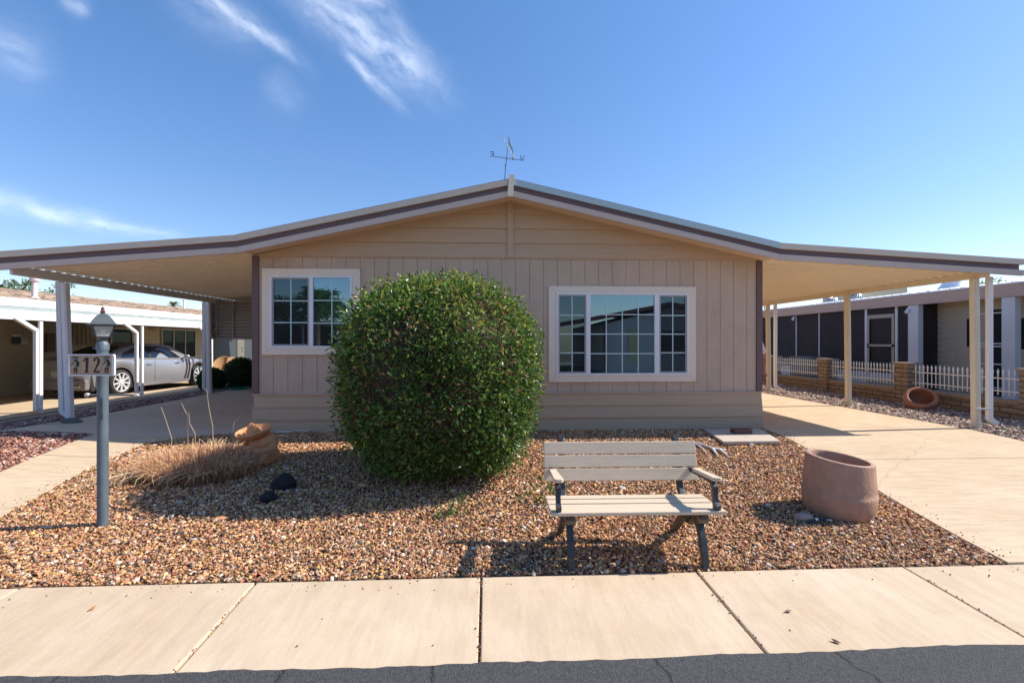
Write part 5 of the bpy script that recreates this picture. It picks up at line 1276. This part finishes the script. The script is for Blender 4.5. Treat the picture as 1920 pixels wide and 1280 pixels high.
m.tube(pts, .014, 5); m.tube([(-.2,0,.02),(-.5,-.05,.015),(-.9,.1,.015)], .012, 5); o = m.build('garden_hose', M_hose, smooth=60); o.location = (-7.0, 14.25, zg(-7, 14.2)+.01); tag(o, 'teal green garden hose coiled at the house corner', 'hose')

# ------------------------------------------------------------------ trees
def tree(x, y, h, cr, label, n=9000, leafs=.14, col=(.06,.11,.03), name='tree', z0=0, group=None, ragged=.5):
    e = empty(name, (x, y, z0), 0, label, 'tree', group)
    m = MB(); m.tube([(0,0,-.1),(.05,.02,h*.3),(.0,.1,h*.55),(.1,.0,h*.8)], [.05*h*.6,.035*h*.6,.025*h*.6,.008*h], 8)
    tips = []
    for k in range(9):
        a = k*2.4; z1 = h*(.35+.05*k); t = (cr*.75*math.cos(a), cr*.75*math.sin(a), min(h*.95, z1+h*.22)); m.tube([(0,.05,z1), (t[0]*.5, t[1]*.5, z1+h*.08), t], [.018*h,.012*h,.004*h], 6); tips.append(t)
    m.build('trunk', M_bark, e, smooth=60)
    cl = [np.array(t) for t in tips]+[np.array([rng.normal(0, cr*.4), rng.normal(0, cr*.4), h*rng.uniform(.6, .95)]) for _ in range(14)]
    P = []; 
    for c in cl:
        k = n//len(cl); d = sph(k); P.append(c+d*(cr*rng.uniform(.22, .42)*rng.random(k)[:, None]**.4)*np.array([1, 1, .7]))
    P = np.vstack(P); d = P-np.array([0, 0, h*.6]); d /= np.linalg.norm(d, axis=1)[:, None]
    leaves(P, d, leafs, np.array(col)*rng.uniform(.5, 1.6, (len(P), 1)), 'crown', M_leaf, e, aspect=.5)
p = at(12, 560, 34); tree(p.x, 34, at(12, 522, 34).z, 1.5, 'leafy green tree top above the shingle roof at the far left', 2600, .16, (.10,.17,.06), group='trees beyond the left neighbor')
p = at(84, 560, 40); tree(p.x, 40, at(84, 532, 40).z+.2, 1.9, 'sparse feathery tree top right of the flue pipe', 900, .2, (.10,.17,.06), group='trees beyond the left neighbor')
def palm(x, y, h, fr, label, nf=26, group=None, fl=None):
    e = empty('palm_tree', (x, y, 0), 0, label, 'palm tree', group)
    m = MB(); m.lathe([(.26,-.1),(.2,.4),(.16,h*.5),(.17,h)], 12); m.build('trunk', M_bark, e, smooth=60)
    V = []; Fc = []; Cc = []; fl = fl or fr
    for k in range(nf):
        a = k*2.4+random.uniform(-.2, .2); el = random.uniform(-.5, 1.2); L = fl*random.uniform(.8, 1.1); dr_ = Vector((math.cos(a)*math.cos(el), math.sin(a)*math.cos(el), math.sin(el))); side = Vector((-math.sin(a), math.cos(a), 0))
        c = Vector((.05,.10,.03))*random.uniform(.6, 1.5); ns = 22
        for q in range(ns):
            t = q/ns; p = Vector((0,0,h))+dr_*L*t-Vector((0,0,L*.55*t*t)); ll = L*.32*math.sin(PI*(.15+.8*t))
            for sgn in (-1, 1):
                tip = p+side*sgn*ll+dr_*ll*.6-Vector((0,0,ll*.5)); b0 = len(V); w = dr_*.02*L/1.5; V += [p-w, p+w, tip]; Fc.append((b0, b0+1, b0+2)); Cc += [tuple(c)]*3
    np_obj('crown', [tuple(v) for v in V], Fc, M_leaf, np.array(Cc), e)
p = at(1546, 571, 70); palm(p.x, 70, p.z, 1.2, 'tiny distant palm top above the white neighbor roof')
p = at(325, 571, 75); palm(p.x, 75, p.z, 1.2, 'tiny distant palm top above the shingle roof')
p = at(1850, 535, 60); tree(p.x, 60, at(1850, 526, 60).z, 3.2, 'distant green tree between the right posts', 1800, .3, (.08,.15,.05)); p = at(1878, 535, 55); tree(p.x, 55, at(1878, 528, 55).z, 2.0, 'distant sparse tree right of the near posts', 900, .25, (.06,.12,.05))

# ------------------------------------------------------------------ person half hidden behind the house corner
pp = empty('person', (5.07, 9.25, .0), 0, 'person in a white short-sleeved shirt half hidden behind the house corner', 'person')
def skin_obj(name, verts, edges, radii, m_, parent, root=0, sub=2):
    me = bpy.data.meshes.new(name); me.from_pydata(verts, edges, []); me.materials.append(m_)
    o = bpy.data.objects.new(name, me); C.objects.link(o); o.parent = parent
    sk = o.modifiers.new('skin', 'SKIN')
    if not me.skin_vertices: me.attributes.new('s', 'FLOAT', 'POINT')
    for i, r_ in enumerate(radii):
        v = me.skin_vertices[0].data[i]; v.radius = r_ if isinstance(r_, tuple) else (r_, r_); v.use_root = (i == root)
    sk.use_smooth_shade = True; s_ = o.modifiers.new('sub', 'SUBSURF'); s_.levels = sub; s_.render_levels = sub; return o
def add_skin_layer(me):
    pass
import bmesh as _bm
def skin_obj(name, verts, edges, radii, m_, parent, root=0, sub=2):
    b = _bm.new(); lay = b.verts.layers.skin.new('')
    vs = [b.verts.new(v) for v in verts]
    for i, v in enumerate(vs):
        r_ = radii[i]; v[lay].radius = r_ if isinstance(r_, tuple) else (r_, r_); v[lay].use_root = (i == root)
    for a, c in edges: b.edges.new((vs[a], vs[c]))
    me = bpy.data.meshes.new(name); b.to_mesh(me); b.free(); me.materials.append(m_)
    o = bpy.data.objects.new(name, me); C.objects.link(o); o.parent = parent
    sk = o.modifiers.new('skin', 'SKIN'); sk.use_smooth_shade = True
    s_ = o.modifiers.new('sub', 'SUBSURF'); s_.levels = sub; s_.render_levels = sub; return o
PV = [(0,0,.95),(0,0,1.12),(0,.0,1.30),(0,0,1.46),(0,-.01,1.54),(0,-.02,1.62),(0,-.03,1.70),(0,-.03,1.77)]
PR = [(.15,.11),(.14,.10),(.165,.11),(.10,.08),.055,(.07,.085),(.078,.095),(.055,.065)]
PE = [(i, i+1) for i in range(7)]
def addc(parent, pts, rs):
    prev = parent
    for p, r_ in zip(pts, rs): PV.append(p); PR.append(r_); PE.append((prev, len(PV)-1)); prev = len(PV)-1
    return prev
wr = addc(3, [(.18,0,1.44),(.235,0,1.33),(.285,.0,1.13),(.20,-.14,.99),(.15,-.20,.94)], [.062,.055,.043,.032,.03])
wl_ = addc(3, [(-.18,0,1.44),(-.23,0,1.30),(-.26,.0,1.12),(-.24,-.10,.93),(-.23,-.13,.87)], [.062,.052,.042,.032,.03])
for w_, sg_, b0 in ((wr, 1, Vector((.15,-.20,.94))), (wl_, -1, Vector((-.23,-.13,.87)))):
    for k in range(4):
        o_ = Vector((sg_*(.024-.016*k), -.01, 0)); L_ = (.034,.04,.038,.03)[k]
        addc(w_, [tuple(b0+o_+Vector((0,-.05,-.05))), tuple(b0+o_+Vector((0,-.07,-.05-L_))), tuple(b0+o_+Vector((0,-.06,-.05-L_*1.8)))], [.010,.009,.008])
    addc(w_, [tuple(b0+Vector((-sg_*.035,-.03,-.03))), tuple(b0+Vector((-sg_*.045,-.06,-.06)))], [.012,.010])
for s in (-1, 1): addc(0, [(s*.09,0,.88),(s*.10,-.01,.50),(s*.10,.02,.10),(s*.10,.0,.05),(s*.11,-.14,.04)], [.095,.058,.042,.045,.04])
skin_obj('body', PV, PE, PR, M_skin, pp)
skin_obj('shirt', [(0,0,.98),(0,0,1.14),(0,0,1.32),(0,0,1.47),(.18,0,1.45),(.24,0,1.32),(.265,0,1.24),(-.18,0,1.45),(-.235,0,1.30),(-.25,0,1.22)], [(0,1),(1,2),(2,3),(3,4),(4,5),(5,6),(3,7),(7,8),(8,9)],
         [(.175,.135),(.165,.13),(.185,.135),(.12,.10),.085,.078,.080,.085,.078,.080], M_shirt, pp)
skin_obj('shorts', [(0,0,1.0),(0,0,.90),(.10,0,.82),(.105,0,.54),(-.10,0,.82),(-.105,0,.54)], [(0,1),(1,2),(2,3),(1,4),(4,5)], [(.165,.125),(.16,.125),.11,.085,.11,.085], M_short, pp)
m = MB(); m.ball((0,-.015,1.755), (.088,.105,.085), 10); m.build('hair', M_hair, pp, smooth=60)
for s in (-1, 1): m = MB(); m.ball((s*.105,-.05,.045), (.055,.14,.05), 8); m.build('shoe', M_shoe, pp, smooth=60)

# ------------------------------------------------------------------ across the street (seen in the window reflections)
patch('far_yard', mat('far_gravel', (.48,.37,.28), .95, var=.2, vscale=30), -40, 40, -30, -4.2, .0, 20, 10)
oh = empty('opposite_house', (10.2, -12, 0), 0, 'pale gabled house across the street reflected in the big window', 'house')
m = MB(); m.box(-3.2, -12, -.4, 5.5, 0, 2.55); m.prism([(-3.2,2.55),(5.5,2.55),(.6,3.5)], -12, -.0, 'XZ'); m.build('wall', mat('pale_wall', (.36,.37,.39), .7), oh)
m = MB()
for a, c in (((-6.6,2.50),(.3,3.75)), ((.3,3.75),(7.0,2.7))):
    m.add([(a[0], .7, a[1]-.22), (c[0], .7, c[1]-.22), (c[0], .7, c[1]), (a[0], .7, a[1]), (a[0], -12.5, a[1]-.22), (c[0], -12.5, c[1]-.22), (c[0], -12.5, c[1]), (a[0], -12.5, a[1])], [(0,1,2,3),(7,6,5,4),(4,5,1,0),(3,2,6,7),(0,3,7,4),(1,5,6,2)])
m.build('roof', mat('maroon_fascia', (.10,.02,.02), .6), oh)
for x in (-6.3, -3.4): m = MB(); m.box(x-.08, .3, -.4, x+.08, .45, 2.6); m.build('post', mat('maroon_post', (.10,.015,.02), .6), oh)
m = MB(); m.box(-.2, .02, .9, 2.2, .06, 2.1); wn_ = m.build('window', mat('maroon_post', (0,0,0)), oh)
m = MB(); m.box(-.1, .061, 1.0, .9, .07, 2.0); m.box(1.1, .061, 1.0, 2.1, .07, 2.0); m.build('pane', M_dark, wn_)
m = MB(); m.box(-1.9, .02, .3, -1.4, .05, 2.2); m.build('door', mat('pale_yellow_door', (.40,.38,.20), .6), oh)
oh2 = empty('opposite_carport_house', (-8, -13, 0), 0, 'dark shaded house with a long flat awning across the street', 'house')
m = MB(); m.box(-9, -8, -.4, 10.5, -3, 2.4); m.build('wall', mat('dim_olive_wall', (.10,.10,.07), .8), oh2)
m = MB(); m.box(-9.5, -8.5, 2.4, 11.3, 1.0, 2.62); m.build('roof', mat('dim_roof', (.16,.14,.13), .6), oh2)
for x in (-9, -2.5, 4, 10.8): m = MB(); m.box(x-.05, .8, -.4, x+.05, .9, 2.4); m.build('post', M_postw, oh2)
palm(-9.6, -11.8, 3.6, 2.2, 'palm tree across the street reflected in the left window', 34, fl=2.2)
tree(-13.5, -20, 5.0, 2.8, 'round dark tree behind the house across the street', 5000, .2, (.05,.09,.03), z0=-.3)
tree(-6.5, -24, 4.6, 2.6, 'bushy tree reflected low in the left window', 5000, .2, (.06,.12,.03), z0=-.3)
tree(3.2, -24, 4.2, 1.9, 'small green tree beside the gabled house across the street', 3000, .2, (.07,.13,.03), z0=-.3)
tree(11.0, -8.6, 1.7, .9, 'bushy shrub in front of the gabled house across the street', 3500, .1, (.05,.10,.03), z0=-.3)
